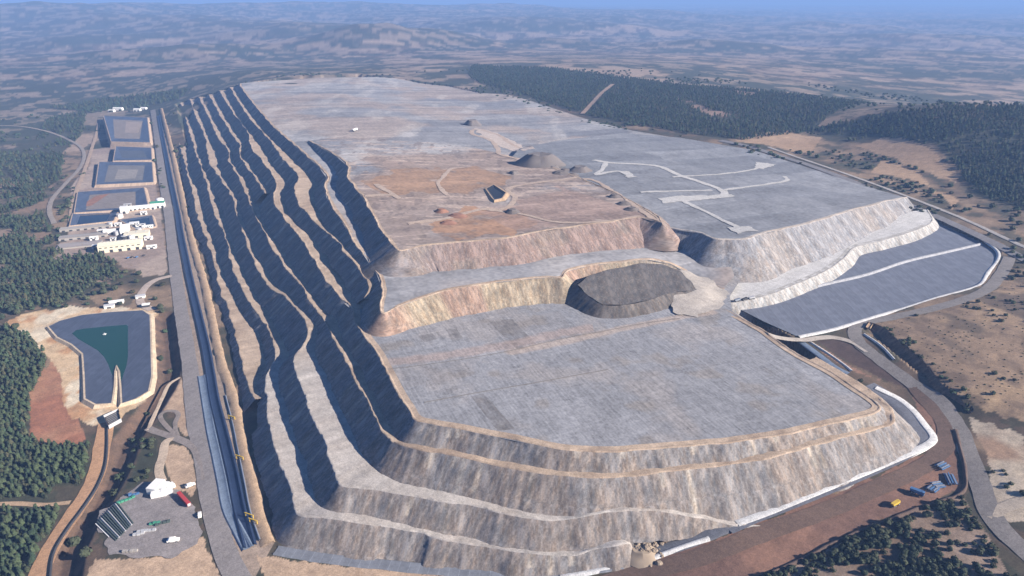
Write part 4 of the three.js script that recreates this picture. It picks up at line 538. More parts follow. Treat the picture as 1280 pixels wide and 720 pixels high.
const frontTex = planTexture(bF, 2048, 1536, (x, z) => {
  const u = cellU(x, z), v = cellV(x, z), w = (fbm(x / 9, z / 9, 2) - 0.5) * 3;
  const row = Math.floor((v + w) / 62), cell = Math.floor((u + w * 0.6) / 46 + hash2(row, 3) * 3), hv = hash2(cell + 50, row + 70);
  let c = mix3([0.290, 0.296, 0.316], [0.238, 0.244, 0.260], hv);
  const n = fbm(x / 45, z / 45, 4), m = fbm(x / 8 + 3, z / 8, 3);
  c = mix3(c, [0.37, 0.325, 0.29], sstep(0.5, 0.72, n) * 0.35); c = mix3(c, [0.25, 0.225, 0.2], sstep(0.62, 0.78, fbm(x / 28 + 70, z / 28, 3)) * 0.6);
  const drip = 0.5 + 0.5 * Math.sin((u + (fbm(u / 30, v / 4, 2) - 0.5) * 1.2) * Math.PI * 2 / 3.6), fine = vn(u / 0.9, v / 5);
  const streak = vn(u / 1.6 + 40, v / 22) + 0.6 * vn(u / 0.7, v / 9 + 7) + 0.5 * vn(u / 30, v / 1.8);
  let k = 0.90 + 0.07 * drip * (0.3 + hv) + 0.20 * (m - 0.5) + 0.50 * (streak / 2.1 - 0.5) + 0.18 * (fine - 0.5) + 0.34 * (vn(x / 1.3, z / 1.3) - 0.5) + 0.22 * (vn(x / 3.1, z / 3.1) - 0.5) + 0.16 * (fbm(x / 19 + 8, z / 19, 2) - 0.5);
  for (let i = 0; i < wet.length; i++) if (wet[i].has(x + w, z + w)) { if (i < 4) c = mix3(c, [0.16, 0.152, 0.15], (i === 0 || i === 3 ? 0.45 + 0.4 * vn(u / 3, v / 12) : 0.6) * (0.5 + vn(x / 5, z / 5))); else c = mix3(c, [0.24, 0.21, 0.19], 0.18); }
  const fu = ((u + w * 0.6) / 46 + hash2(row, 3) * 3) % 1, du = Math.min(Math.abs(fu), Math.abs(1 - Math.abs(fu))) * 46, dv = Math.abs((((v + w) / 62) % 1 + 1) % 1 * 62 - 31);
  if (du < 0.7 && hash2(cell, row + 5) > 0.6) k *= 0.9; if (dv > 30.2) k *= 0.94;
  const t = distLine(frontTrack, x, z); if (t < 9) c = mix3(c, [0.43, 0.35, 0.29], 0.7 * sstep(9, 3, t + w));
  const red = distLine(headA, x, z + 14); if (red < 12 && x < 90) c = mix3(c, [0.37, 0.285, 0.245], 0.6 * sstep(12, 4, red + w * 2));
  return [c[0] * k, c[1] * k, c[2] * k];
});
const topMat = (t) => mat({ map: t });
mesh('plateau', patch(capF, () => 61.75, 14, 21, planUV(bF)), topMat(frontTex), heap).userData.label = 'flat grey leaching field at the near end';

const capH = line('capH'), capT = line('capT'), capR = line('capR'), bU = boxOf([...capH, ...capR, ...capT]);
const zT = new Zone(capT), zR = new Zone(capR), zH = new Zone(capH), brownZ = [[0, 7], [7, 14], [14, 20]].map(([a, b]) => new Zone(line('brown_zone').slice(a, b)));
const upperTex = planTexture(bU, 1600, 2048, (x, z) => {
  const inT = zT.has(x, z), inR = !inT && zR.has(x, z), u = cellU(x, z), v = cellV(x, z), w = (fbm(x / 30, z / 30, 3) - 0.5) * 26;
  const row = Math.floor((v + w * 0.5) / 78), cell = Math.floor((u + w) / 210 + hash2(row, 9) * 5), hv = hash2(cell + 20, row + 40), hr = hash2(row, 77);
  const n = fbm(x / 160, z / 160, 4), m = fbm(x / 26 + 4, z / 26, 4), p = fbm(x / 60 + 30, z / 240, 3);
  let c = inR ? mix3([0.265, 0.275, 0.295], [0.165, 0.175, 0.195], hv * 0.7 + hr * 0.3) : mix3([0.34, 0.335, 0.34], [0.18, 0.188, 0.21], hv * 0.6 + hr * 0.4);
  if (!inR) { c = mix3(c, [0.37, 0.29, 0.235], sstep(0.42, 0.62, n) * 0.6); c = mix3(c, [0.5, 0.47, 0.44], sstep(0.56, 0.70, p) * 0.35); }
  if (inT) { c = mix3(c, mix3([0.30, 0.215, 0.165], [0.22, 0.165, 0.135], m), 0.75 * sstep(0.30, 0.50, n + (x + 150) / 1200 + (z + 1150) / 1500)); if (fbm(x / 12 + 90, z / 30, 3) > 0.62) c = mix3(c, [0.17, 0.135, 0.12], 0.6); if (fbm(x / 40 + 20, z / 9, 3) > 0.63) c = mix3(c, [0.46, 0.37, 0.31], 0.6); }
  for (let i = 0; i < 3; i++) if (brownZ[i].has(x + w, z + w * 2)) c = i === 2 ? mix3(c, [0.31, 0.215, 0.175], 0.6) : mix3(c, i ? [0.36, 0.21, 0.12] : [0.30, 0.185, 0.11], 0.85 * sstep(0.25, 0.5, m + 0.1));
  const band = fbm(u / 300 + 9, v / 17, 3) - 0.5, e = Math.abs((((v + w * 0.5) / 78) % 1 + 1) % 1 - 0.5); const k = (0.72 + 0.42 * m + 0.16 * (vn(u / 4, v / 14) - 0.5) + 0.36 * (vn(x / 3.3, z / 3.3) - 0.5) + (inR ? 0.35 : 0.55) * band) * (e > 0.475 ? 1.16 : 1);
  return [c[0] * k, c[1] * k, c[2] * k];
});
const upperMat = topMat(upperTex), uvU = planUV(bU), hT = (x, z) => idw(capTd, x, z), hR = (x, z) => idw(capRd, x, z);
const capTd = densify(capT, 25), capRd = densify(capR, 30);
const capHd = densify(capH, 40), hH = (x, z) => idw(capHd, x, z);
mesh('plateau', patch(capH, (x, z) => hH(x, z) - 0.2, 40, 22, uvU), upperMat, heap).userData.label = 'long grey top of the heap running into the distance';
mesh('plateau', patch(capT, (x, z) => hT(x, z) - 0.25, 24, 23, uvU), upperMat, heap).userData.label = 'brownish top lift in the middle of the heap';
mesh('plateau', patch(capR, (x, z) => hR(x, z) - 0.25, 32, 24, uvU), upperMat, heap).userData.label = 'blue grey plateau with white tracks';
const moundCap = line('mound_cap');
mesh('mound_top', patch(moundCap, (x, z) => idw(moundCap, x, z) + 0.1, 8, 25), mat({ color: lin(0.17, 0.155, 0.145), map: furrowTex }), heap).userData.label = 'flat dark top of the mound on the near field';
const rampCap = line('cap_ramp'), rampD = densify(rampCap, 20);
mesh('ramp', patch(rampCap, (x, z) => idw(rampD, x, z), 12, 26), earth(0.66, 0.66, 0.66), heap).userData.label = 'pale grey ramp curving up the right side';
const palePad = line('pale_pad');
mesh('loading_pad', patch(palePad, (x, z) => idw(palePad, x, z) + 0.35, 9, 27, undefined, 4), earth(0.5, 0.46, 0.42), heap).userData.label = 'pale trampled ground beside the dark mound';
const zFr = new Zone(capF);
const topY = (x, z) => { let h = zFr.has(x, z) ? 61.8 : G(x, z); if (zH.has(x, z)) h = hH(x, z) - 0.1; if (zR.has(x, z)) h = Math.max(h, hR(x, z)); if (zT.has(x, z)) h = Math.max(h, hT(x, z)); return h; };
function track(name, width, m, label, hFn = topY, lift = 0.3) { return struct('haul_track', ribbon(line(name), [[-width / 2, lift], [0, lift + 0.15], [width / 2, lift]], { hFn, wobble: 5, step: viewStep(0.004, 3, 9) }), m, label, 'track'); }
for (const [n, w, l] of [['upper_roads1', 13, 'long white track winding over the grey plateau'], ['upper_roads2', 8, 'straight white track running down to the plateau rim'], ['upper_roads3', 8, 'white track branching to the right edge of the plateau'], ['upper_roads4', 9, 'short forked white track at the plateau edge'], ['upper_roads5', 7, 'faint white cross track on the plateau'], ['upper_roads6', 7, 'pale track leading to the far white pad']]) track(n, w, M.whiteTrack || (M.whiteTrack = earth(0.58, 0.58, 0.58)), l);
for (const [n, w, l] of [['upper_tracks', 11, 'pale looping track on the far grey top'], ['top_track1', 7, 'pink forked track on the brown ground'], ['top_track2', 9, 'long tan track around the brown top'], ['top_track3', 7, 'tan track along the front of the top lift'], ['top_track4', 9, 'pale track at the left rim of the top lift']]) track(n, w, M.paleTan || (M.paleTan = earth(0.50, 0.40, 0.33)), l);
quads('upper_pads', 6).length;
for (const [a, b, l] of [[0, 6, 'large white turning pad on the grey plateau'], [6, 10, 'small white pad at the far plateau edge'], [10, 14, 'white pad above the high grey slope'], [14, 18, 'white pad beside the forked track']]) { const p = line('upper_pads').slice(a, b); struct('stock_pad', patch(p, (x, z) => topY(x, z) + 0.35, 16, 40 + a, undefined, 5), M.whiteTrack, l, 'pad'); }
struct('stock_pad', patch(line('plateau_wide_track'), (x, z) => topY(x, z) + 0.3, 18, 47, undefined, 8), earth(0.58, 0.5, 0.45), 'broad cream strip of bare ground on the far top', 'pad');
const pendingPiles = [];

// ------------------------------------------------------------------ roads, channels and liners on the ground
const V = (x, y, z) => new THREE.Vector3(x, y, z);
const onG = (x, z) => G(x, z) + Math.max(0, Math.hypot(x, z) - 700) * 0.0006;
const flat = (w, h = 0.3, crown = 0.12) => [[-w / 2, h], [-w / 4, h + crown * 0.7], [0, h + crown], [w / 4, h + crown * 0.7], [w / 2, h]];
const bermSec = (w, h) => [[-w / 2, -0.3], [-w / 5, h], [w / 5, h], [w / 2, -0.3]];
const chanSec = (w, lip) => [[-w / 2 - 2.4, -0.4], [-w / 2 - 0.9, lip], [-w / 2, lip], [-w / 3, 0.3], [w / 3, 0.3], [w / 2, lip], [w / 2 + 0.9, lip], [w / 2 + 2.4, -0.4]];
function road(name, data, w, m, label, category = 'road', opt = {}) { return struct(name, ribbon(line(data), flat(w, opt.h ?? 0.35), { hFn: opt.own ? undefined : onG, wobble: opt.wobble ?? 1.5, step: viewStep(0.005, 2, 12) }), m, label, category); }
const liner = line('liner'), linerD = densify(liner, 30);
struct('pad_liner', patch(liner, (x, z) => idw(linerD, x, z), 18, 51), mat({ color: lin(0.205, 0.225, 0.275), map: linerTex, roughness: 0.6 }), 'dark blue lined pad lying ready beside the heap', 'liner');
const linerY = (x, z) => Math.max(idw(linerD, x, z), G(x, z) - 0.6);
struct('liner_edge', ribbon(line('liner_edge'), bermSec(6.5, 1.0), { step: 5, hFn: linerY }), M.whiteLiner, 'white edge strip around the dark lined pad', 'berm');
struct('liner_berm', ribbon(line('liner_berm'), bermSec(7, 1.6), { step: 5, hFn: (x, z) => idw(linerD, x, z) }), mat({ color: lin(0.5, 0.52, 0.56), map: grainTex }), 'pale ridge dividing the dark lined pad', 'berm');
road('perimeter_road', 'road_perimeter', 17, M.asphalt, 'grey road along the right side of the heap');
road('perimeter_road', 'road_perimeter_outer', 8, earth(0.42, 0.4, 0.39), 'pale outer lane above the grey perimeter road');
road('site_road', 'road_right', 15, earth(0.27, 0.25, 0.24), 'grey road bending past the brown hill on the right');
road('site_road', 'road_liner_front', 9, earth(0.52, 0.47, 0.42), 'pale track below the dark lined pad', 'road', { own: true });
road('dirt_road', 'dirt_road', 15, earth(0.165, 0.108, 0.083), 'brown dirt road along the front right of the heap');
road('site_road', 'road_quarry', 10, earth(0.55, 0.47, 0.38), 'pale side road into the quarry on the right');
road('haul_road', 'haul_road', 17, earth(0.285, 0.265, 0.265), 'wide grey haul road along the left foot of the heap');
road('service_road', 'service_road3', 8, earth(0.30, 0.265, 0.25), 'narrow road leaving the haul road for the yard');
road('service_road', 'service_road2', 8, earth(0.62, 0.5, 0.39), 'pale track dropping into the equipment yard');
road('service_road', 'loop_road', 4.5, earth(0.3, 0.26, 0.24), 'small loop of track beside the haul road');
road('footpath', 'path_down', 4, earth(0.66, 0.53, 0.4), 'pale path down the bank to the service road', 'path');
road('red_road', 'red_road', 15, earth(0.55, 0.33, 0.19), 'orange dirt road running down the valley at left');
road('forest_track', 'forest_track', 5, earth(0.5, 0.36, 0.24), 'tan track cut through the pine forest', 'track');
road('country_road', 'left_road', 9, earth(0.34, 0.3, 0.27), 'winding country road through the woods at far left');
road('country_road', 'left_road2', 9, earth(0.48, 0.36, 0.27), 'tan track beside the process ponds');
road('plant_road', 'plant_road', 11, earth(0.55, 0.46, 0.4), 'pale road from the haul road to the big pond');
road('firebreak', 'firebreak', 14, earth(0.42, 0.3, 0.22), 'straight tan firebreak in the hill forest', 'track', { h: 1.5 });
// lined channels between the haul road and the heap
const ribbonG = (data, sec, o = {}) => ribbon(line(data), sec, { hFn: onG, step: viewStep(0.005, 2, 12), ...o });
struct('channel', ribbonG('channel_light', chanSec(6, 1.0)), M.blueLiner, 'light blue lined channel beside the haul road', 'channel');
struct('channel', ribbonG('channel_dark', chanSec(7, 1.6)), mat({ color: lin(0.03, 0.05, 0.11), map: grainTex, roughness: 0.4 }), 'dark blue channel along the left foot of the heap', 'channel');
struct('toe_berm', ribbonG('toe_left', [[-1, -0.3], [0.5, 1.6], [4, 1.9], [8, 1.5], [11, -0.4]].map(([o, h]) => [o, h]), { wobble: 3 }), M.tan, 'tan earth berm at the left foot of the heap', 'berm');
struct('channel', ribbonG('channel_front', [[-5.5, -0.3], [-4, 1.0], [-3, 0.4], [2.4, 0.4], [3.4, 1.1], [5, -0.3]]), mat({ color: lin(0.27, 0.29, 0.33), map: linerTex, roughness: 0.6 }), 'blue grey lined channel along the front of the heap', 'channel');
struct('channel', ribbon(line('channel_floor'), [[-9, -1.5], [-7, 0.8], [0, 0.6], [8, 0.5], [10, 0.3]], { step: 3 }), mat({ color: lin(0.17, 0.18, 0.215), map: grainTex, roughness: 0.6 }), 'dark grey channel floor around the right corner of the heap', 'channel');
struct('channel_lining', ribbon(line('channel_white'), [[-3.6, 0.3], [-3.0, 0.8], [2.8, 1.0], [3.6, -1.0]], { step: 3 }), M.whiteLiner, 'bright white channel lining round the right corner', 'channel');
struct('channel_lining', ribbonG('channel_front_white', bermSec(6, 1.4)), M.whiteLiner, 'white channel lining left of the rock dump', 'channel');
struct('channel_lining', ribbonG('channel_front_white_b', bermSec(5.5, 1.4)), M.whiteLiner, 'white channel lining right of the rock dump', 'channel');
struct('channel', ribbonG('channel_front_b', [[-6, -0.2], [-4, 0.9], [4, 0.7], [6, -0.2]]), mat({ color: lin(0.15, 0.16, 0.19), map: grainTex, roughness: 0.6 }), 'grey channel between rock dump and ramp foot', 'channel');
struct('channel', ribbonG('side_channels', [[-4, 0.1], [-3, 0.9], [3, 0.9], [4, 0.1]]), M.blueLiner, 'short blue grey channel below the lined pad', 'channel');
struct('channel_lining', ribbonG('side_channel_white', bermSec(3.5, 1.1)), M.whiteLiner, 'thin white lining of the short side channel', 'channel');
struct('ground_pipe', ribbonG('white_pipe_right', bermSec(3, 1.3)), M.whiteLiner, 'white drain along the foot of the cut bank', 'pipe');
struct('boundary_berm', ribbonG('fence_berm', bermSec(4, 1.5), { wobble: 1.5 }), earth(0.13, 0.09, 0.075), 'low dark earth berm edging the scrub', 'berm');
// cut bank above the road and the quarry bank
struct('cut_bank', slopeGeo(line('cut_crest'), 17, (s, d, x, z) => { const v = 0.75 + 0.5 * vn(s / 3, d * 3); const c = mix3([0.17, 0.12, 0.09], [0.26, 0.17, 0.1], fbm(s / 12, d * 2, 3)); return [c[0] * v, c[1] * v, c[2] * v]; }, { seed: 31, angle: 45, wob: 4, furrow: 1.3 }), M.slope, 'steep earth bank cut above the grey road', 'bank');
const rampPts = line('ramp_crest');
// header pipes on the near leaching field
const tube = (pl, r, dy = 0) => { const p = smooth(pl, 10).map((q) => V(q.x, q.y + dy, q.z)); return new THREE.TubeGeometry(new THREE.CatmullRomCurve3(p), Math.max(8, p.length * 2), r, 6); };
for (const [n, l] of [['front_header_pipe', 'long dark header pipe crossing the near leaching field'], ['front_header_pipe_b', 'shorter header pipe nearer the front rim']]) { const m = mesh('header_pipe', tube(line(n), 0.3, 0.2), earth(0.2, 0.19, 0.19)); m.userData = { label: l, category: 'pipe' }; }
for (const [n, r, m, l] of [['pipe_run', 0.8, M.steel, 'grey pipe along the dark channel'], ['pipe_run_b', 0.7, M.greyPaint, 'pale pipe nearest the foot of the heap'], ['black_pipe', 1.1, M.dark, 'thick black pipe beside the orange dirt road']]) { const pl = line(n).map((p) => V(p.x, G(p.x, p.z), p.z)); const t = mesh('ground_pipe', tube(pl, r, 0.9), m); t.userData = { label: l, category: 'pipe' }; }

// ------------------------------------------------------------------ ponds with raised, lined banks
function area2(p) { let a = 0; for (let i = 0; i < p.length; i++) { const q = p[(i + 1) % p.length]; a += p[i].x * q.z - q.x * p[i].z; } return a; }
function outset(p, d) { const s = area2(p) > 0 ? 1 : -1; return p.map((c, i) => { const a = p[(i + p.length - 1) % p.length], b = p[(i + 1) % p.length]; let tx = b.x - a.x, tz = b.z - a.z; const l = Math.hypot(tx, tz) || 1; return V(c.x + tz / l * d * s, c.y, c.z - tx / l * d * s); }); }
function loft(rings, sub = 1) {
  const n = rings[0].length, pos = [], uv = [], idx = [];
  rings.forEach((r, k) => { for (let i = 0; i <= n; i++) { const p = r[i % n]; pos.push(p.x, p.y, p.z); uv.push(p.x, p.z + p.y); } });
  for (let k = 0; k + 1 < rings.length; k++) for (let i = 0; i < n; i++) { const a = k * (n + 1) + i, b = a + 1, c = a + n + 1, d = c + 1; idx.push(a, c, b, b, c, d); }
  const g = new THREE.BufferGeometry(); g.setAttribute('position', new THREE.Float32BufferAttribute(pos, 3)); g.setAttribute('uv', new THREE.Float32BufferAttribute(uv, 2)); g.setIndex(idx);
  const t = g.toNonIndexed(); t.computeVertexNormals(); return t;
}
const setY = (p, y) => p.map((q) => V(q.x, typeof y === 'function' ? y(q) : y, q.z));
function pond(label, rim, floor, rimY, floorY, mats, floorLabel) {
  const t = thing('pond', label, 'pond', V(0, 0, 0), 0, 'lined ponds'); delete t.userData.group;
  const y0 = rim.reduce((a, p) => Math.max(a, G(p.x, p.z)), -99) - 0.4; rimY += y0; floorY += y0;
  const r = setY(rim, rimY), o1 = setY(outset(rim, 2), rimY), o2 = setY(outset(rim, 2 + (rimY - y0) * 1.7), (q) => G(q.x, q.z) - 0.6);
  mesh('embankment', loft([r, o1, o2]), mats.bank, t);
  mesh('liner', loft([setY(rim, rimY + 0.05), setY(floor, floorY)]), mats.liner, t);
  mesh('floor', patch(setY(floor, floorY), () => floorY + 0.03, 14, 61), mats.floor, t);
  t.userData.y0 = y0; return t;
}
const pinkBank = earth(0.55, 0.42, 0.32);
const bigRim = line('pond_rim'), bigFloor = line('pond_floor');
const bp = pond('large pond of dark green water with black lined banks', bigRim, bigFloor, 2.2, 0.9, { bank: earth(0.66, 0.54, 0.4), liner: mat({ color: lin(0.10, 0.12, 0.17), map: linerTex, roughness: 0.5 }), floor: M.water });
bp.children[2].name = 'water'; delete bp.userData.y0;
{ // float on the water and spillway below
  const c = bigFloor[3].clone().lerp(bigFloor[20], 0.35), f = thing('pump_raft', 'small white raft floating on the dark green pond', 'raft', V(c.x, 1.0, c.z));
  mesh('deck', new THREE.BoxGeometry(3.4, 0.5, 3).translate(0, 0.25, 0), M.white, f); mesh('pump', new THREE.CylinderGeometry(0.6, 0.7, 1.4, 10).translate(0, 1.2, 0), M.greyPaint, f); mesh('rail', new THREE.TorusGeometry(1.2, 0.08, 5, 12).rotateX(Math.PI / 2).translate(0, 1.2, 0), M.white, f);
  const sp = line('spillway'), s = thing('spillway', 'dark grated spillway at the lower end of the green pond', 'spillway', V(0, 0, 0));
  mesh('apron', patch(setY(sp, 0), (x, z) => G(x, z) + 2.6, 4, 62), M.concrete, s); const e = outset(sp, 1.2); mesh('wall', loft([setY(e, 3.4), setY(e, -1)]), M.greyPaint, s);
  for (let k = 0; k < 6; k++) { const a = sp[0].clone().lerp(sp[3], 0.1 + k * 0.15), b = sp[1].clone().lerp(sp[2], 0.1 + k * 0.15), g = new THREE.BoxGeometry(a.distanceTo(b), 0.5, 1.2); g.rotateY(-Math.atan2(b.z - a.z, b.x - a.x)); g.translate((a.x + b.x) / 2, G(a.x, a.z) + 3.0, (a.z + b.z) / 2); mesh('bar', g, M.dark, s); }
}
{
  const P = quads('plant_ponds'), L = ['far rectangular pond with a muddy pale floor', 'small narrow lined pond in the row of process ponds', 'wide process pond with pale sediment across its floor', 'process pond stained red at one side', 'lowest lined process pond beside long white sheds', 'small dark triangular pond beside the white plant buildings'];
  const F = [M.sludge, M.greyLiner, earth(0.2, 0.2, 0.215), M.sludge, M.darkWater, M.darkWater];
  P.forEach((q, i) => {
    const d = densify(q, 18), c = d.reduce((a, p) => a.add(p), V(0, 0, 0)).multiplyScalar(1 / d.length), k = i === 5 ? 0.7 : 0.68, f = d.map((p) => V(c.x + (p.x - c.x) * k, 0, c.z + (p.z - c.z) * (i === 1 ? 0.55 : 0.74)));
    const t = pond(L[i], d, f, i === 5 ? 2 : 3.4, 0.9, { bank: pinkBank, liner: mat({ color: lin(0.10, 0.13, 0.20), map: linerTex, roughness: 0.5 }), floor: F[i] });
    if (i === 3) { const a = f.map((p) => V(c.x + (p.x - c.x) * 0.22 - 38, 0, c.z + (p.z - c.z) * 0.8)); mesh('red_sediment', patch(a, () => 1.1 + t.userData.y0, 10, 66), M.redSludge, t); }
    if (i === 0 || i === 2) { const a = f.map((p) => V(c.x + (p.x - c.x) * 0.55 + (i ? 10 : 6), 0, c.z + (p.z - c.z) * 0.6 + (i ? 12 : -24))); mesh('sediment', patch(a, () => 1.1 + t.userData.y0, 12, 67), i ? earth(0.32, 0.3, 0.29) : earth(0.36, 0.3, 0.27), t); }
    delete t.userData.y0;
  });
}

// ------------------------------------------------------------------ buildings of the process plant
const box = (w, h, d, x = 0, y = 0, z = 0) => new THREE.BoxGeometry(w, h, d).translate(x, y + h / 2, z);
function gable(w, d, rise, y, over = 0.5) { const s = new THREE.Shape([new THREE.Vector2(-d / 2 - over, 0), new THREE.Vector2(d / 2 + over, 0), new THREE.Vector2(0, rise)]); return new THREE.ExtrudeGeometry(s, { depth: w + over * 2, bevelEnabled: false }).translate(0, 0, -w / 2 - over).rotateY(Math.PI / 2).translate(0, y, 0); }
const PT = Math.atan2(line('yellow_building')[1].z - line('yellow_building')[0].z, line('yellow_building')[1].x - line('yellow_building')[0].x);
function building(name, label, p, w, d, h, o = {}) {
  const t = thing(name, label, o.category || 'building', V(p.x, G(p.x, p.z) - 0.3, p.z), o.turn ?? -PT);
  mesh('wall', box(w, h, d), o.wall || M.white, t);
  const rf = mesh('roof', o.flat ? box(w + 0.8, 0.5, d + 0.8, 0, h, 0) : gable(w, d, o.rise ?? d * 0.16, h), o.roof || M.white, t);
  if (o.vents) for (let k = 0; k < o.vents; k++) mesh('vent', box(1.6, 1.2, 1.6, -w / 2 + (k + 0.5) * w / o.vents, h + (o.flat ? 0.5 : (o.rise ?? d * 0.16) - 0.4), 0), M.greyPaint, rf);
  const nd = o.doors ?? 2; for (let k = 0; k < nd; k++) mesh('door', box(Math.min(5, w / nd * 0.5), Math.min(5, h * 0.6), 0.2, -w / 2 + (k + 0.5) * w / nd, 0, d / 2 + 0.12), o.doorMat || M.dark, t);
  const nw = o.windows ?? 0; for (let k = 0; k < nw; k++) mesh('window', box(w / nw * 0.5, 1.5, 0.14, -w / 2 + (k + 0.5) * w / nw, h * 0.68, d / 2 + 0.1), M.glass, t);
  return t;
}
{
  const B = line('buildings');
  building('process_hall', 'large cream process hall with a row of vents on its roof', B[0], 66, 27, 12, { wall: M.cream, roof: M.cream, vents: 12, doors: 5, windows: 8, rise: 3 });
  building('long_shed', 'long white shed behind the cream process hall', B[1], 48, 13, 8, { doors: 6 });
  building('green_roof_hall', 'white hall with a green roof beside the haul road', B[2], 26, 16, 11, { roof: M.green, doors: 3 });
  building('tall_shed', 'narrow white shed standing end-on in the plant', B[3], 11, 40, 9, { doors: 1 });
  building('tank_house', 'long low pale building beside the lowest process pond', B[4], 84, 14, 5, { wall: M.concrete, roof: M.concrete, doors: 7, flat: true });
  building('tank_house', 'second long low pale building nearer the cream hall', B[5], 76, 16, 5, { wall: M.concrete, roof: earth(0.4, 0.38, 0.37), doors: 6, flat: true });
  building('cream_annex', 'cream annex just behind the large process hall', B[6], 40, 20, 9, { wall: M.cream, roof: M.cream, doors: 3, vents: 3, flat: true });
  building('storage_slab', 'broad grey storage slab left of the cream hall', B[7], 66, 24, 3, { wall: M.concrete, roof: earth(0.4, 0.37, 0.37), flat: true, doors: 0 });
  building('pump_tower', 'small square white tower at the end of the long shed', B[8], 13, 13, 13, { doors: 1, flat: true });
  building('plant_office', 'small white office right of the narrow shed', B[9], 18, 10, 5, { windows: 5, doors: 1 });
  building('plant_office', 'low white office next to the narrow end-on shed', B[10], 16, 9, 5, { windows: 4, doors: 1, flat: true });
  building('plant_shed', 'pale shed at the head of the second low building', B[11], 20, 14, 7, { doors: 2 });
  line('far_building').forEach((p, i) => building('far_shed', ['white shed at the left corner of the far pond', 'larger white shed behind the far pond', 'white shed behind the right half of the far pond', 'small white shed next to the top of the haul road'][i], p, [20, 34, 24, 20][i], 14, [7, 9, 8, 7][i], { doors: 2, turn: 0 }));
  const T = ['white tank at the end of the long shed', 'dark tank behind the cream hall', 'tank between the cream hall and its annex', 'grey tank left of the narrow shed', 'grey tank beside the low pale building', 'tank right of the narrow end-on shed'];
  line('tanks').forEach((p, i) => { const r = [6, 5, 5, 4.5, 4.5, 5][i], t = thing('tank', T[i], 'tank', V(p.x, G(p.x, p.z) - 0.3, p.z)); mesh('shell', new THREE.CylinderGeometry(r, r, 8, 24, 1).translate(0, 4, 0), i === 1 ? M.dark : i > 2 ? M.greyPaint : M.white, t); mesh('lid', new THREE.ConeGeometry(r + 0.3, 1.2, 24).translate(0, 8.6, 0), M.greyPaint, t); mesh('ladder', box(0.6, 8, 0.3, 0, 0, r + 0.15), M.dark, t); });
  const S2 = line('fwd_shed'), sl = ['small grey shed on the rim above the green pond', 'white shed beside the track above the green pond', 'pale cabin at the road to the green pond', 'dark cabin at the corner of the green pond']; S2.forEach((p, i) => building('rim_shed', sl[i], p, [12, 18, 12, 9][i], 8, 4, { doors: 1, wall: i === 3 ? M.dark : M.white, roof: i % 2 ? M.white : M.greyPaint }));
  const dome = line('buildings')[2]; const dm = thing('dome_tank', 'white domed tank behind the green roofed hall', 'tank', V(dome.x - 6, 0, dome.z - 22)); mesh('shell', new THREE.CylinderGeometry(8, 8, 10, 24).translate(0, 5, 0), M.white, dm); mesh('dome', new THREE.SphereGeometry(8, 20, 10, 0, Math.PI * 2, 0, Math.PI / 2).scale(1, 0.5, 1).translate(0, 10, 0), M.white, dm);
}

// ------------------------------------------------------------------ vehicles, containers, pipe racks
function wheels(t, xs, z, r, w) { for (const x of xs) for (const s of [-1, 1]) { const wh = mesh('wheel', new THREE.CylinderGeometry(r, r, w, 14).rotateX(Math.PI / 2).translate(x, r, s * z), M.tyre, t); mesh('rim', new THREE.CylinderGeometry(r * 0.5, r * 0.5, w + 0.06, 10).rotateX(Math.PI / 2).translate(x, r, s * z), M.greyPaint, wh); } }
function place(name, label, category, p, turn, group) { return thing(name, label, category, V(p.x, G(p.x, p.z) + 0.25, p.z), turn, group); }
function car(name, label, p, turn, paint, k = 1) {
  const t = place(name, label, 'car', p, turn); t.scale.setScalar(k);
  const s = new THREE.Shape([[-2.3, 0.5], [2.3, 0.5], [2.35, 1.05], [1.2, 1.2], [0.5, 1.85], [-1.4, 1.85], [-1.9, 1.2], [-2.35, 1.1]].map((q) => new THREE.Vector2(...q)));
  mesh('body', new THREE.ExtrudeGeometry(s, { depth: 1.7, bevelEnabled: true, bevelSize: 0.08, bevelThickness: 0.08, bevelSegments: 1 }).translate(0, 0, -0.85), paint, t);
  mesh('windscreen', box(0.1, 0.75, 1.5, 0, 0, 0).rotateZ(0.8).translate(1.12, 1.15, 0), M.glass, t); wheels(t, [-1.4, 1.4], 0.85, 0.42, 0.3); return t;
}
function dumper(name, label, p, turn, paint, k = 1) {
  const t = place(name, label, 'truck', p, turn); t.scale.setScalar(k);
  mesh('chassis', box(9, 0.7, 2, 0, 1.0, 0), M.dark, t); const cab = mesh('cab', box(2.2, 2.6, 2.5, 3.4, 1.6, 0), paint, t); mesh('windscreen', box(0.1, 1.1, 2.1, 4.55, 2.8, 0), M.glass, cab);
  const s = new THREE.Shape([[-4.6, 1.9], [2.0, 1.7], [3.4, 4.5], [2.0, 4.2], [-4.9, 3.5]].map((q) => new THREE.Vector2(...q)));
  mesh('bed', new THREE.ExtrudeGeometry(s, { depth: 3, bevelEnabled: false }).translate(0, 0, -1.5), paint, t); wheels(t, [-3, -1.4, 3.2], 1.3, 0.9, 0.7); return t;
}
function ribs(t, w, h, d) { for (let k = 0; k < 5; k++) mesh('rib', box(0.15, h - 0.3, d + 0.16, -w / 2 + (k + 0.5) * w / 5, 0.15, 0), t.userData.paint, t); delete t.userData.paint; }
function container(label, p, turn, paint, w = 12, h = 2.9, d = 2.6) { const t = place('container', label, 'container', p, turn); mesh('shell', box(w, h, d), paint, t); mesh('roof', box(w + 0.15, 0.14, d + 0.15, 0, h, 0), paint, t); mesh('door', box(0.12, h * 0.85, d * 0.8, w / 2 + 0.07, 0.15, 0), M.greyPaint, t); t.userData.paint = paint; ribs(t, w, h, d); return t; }
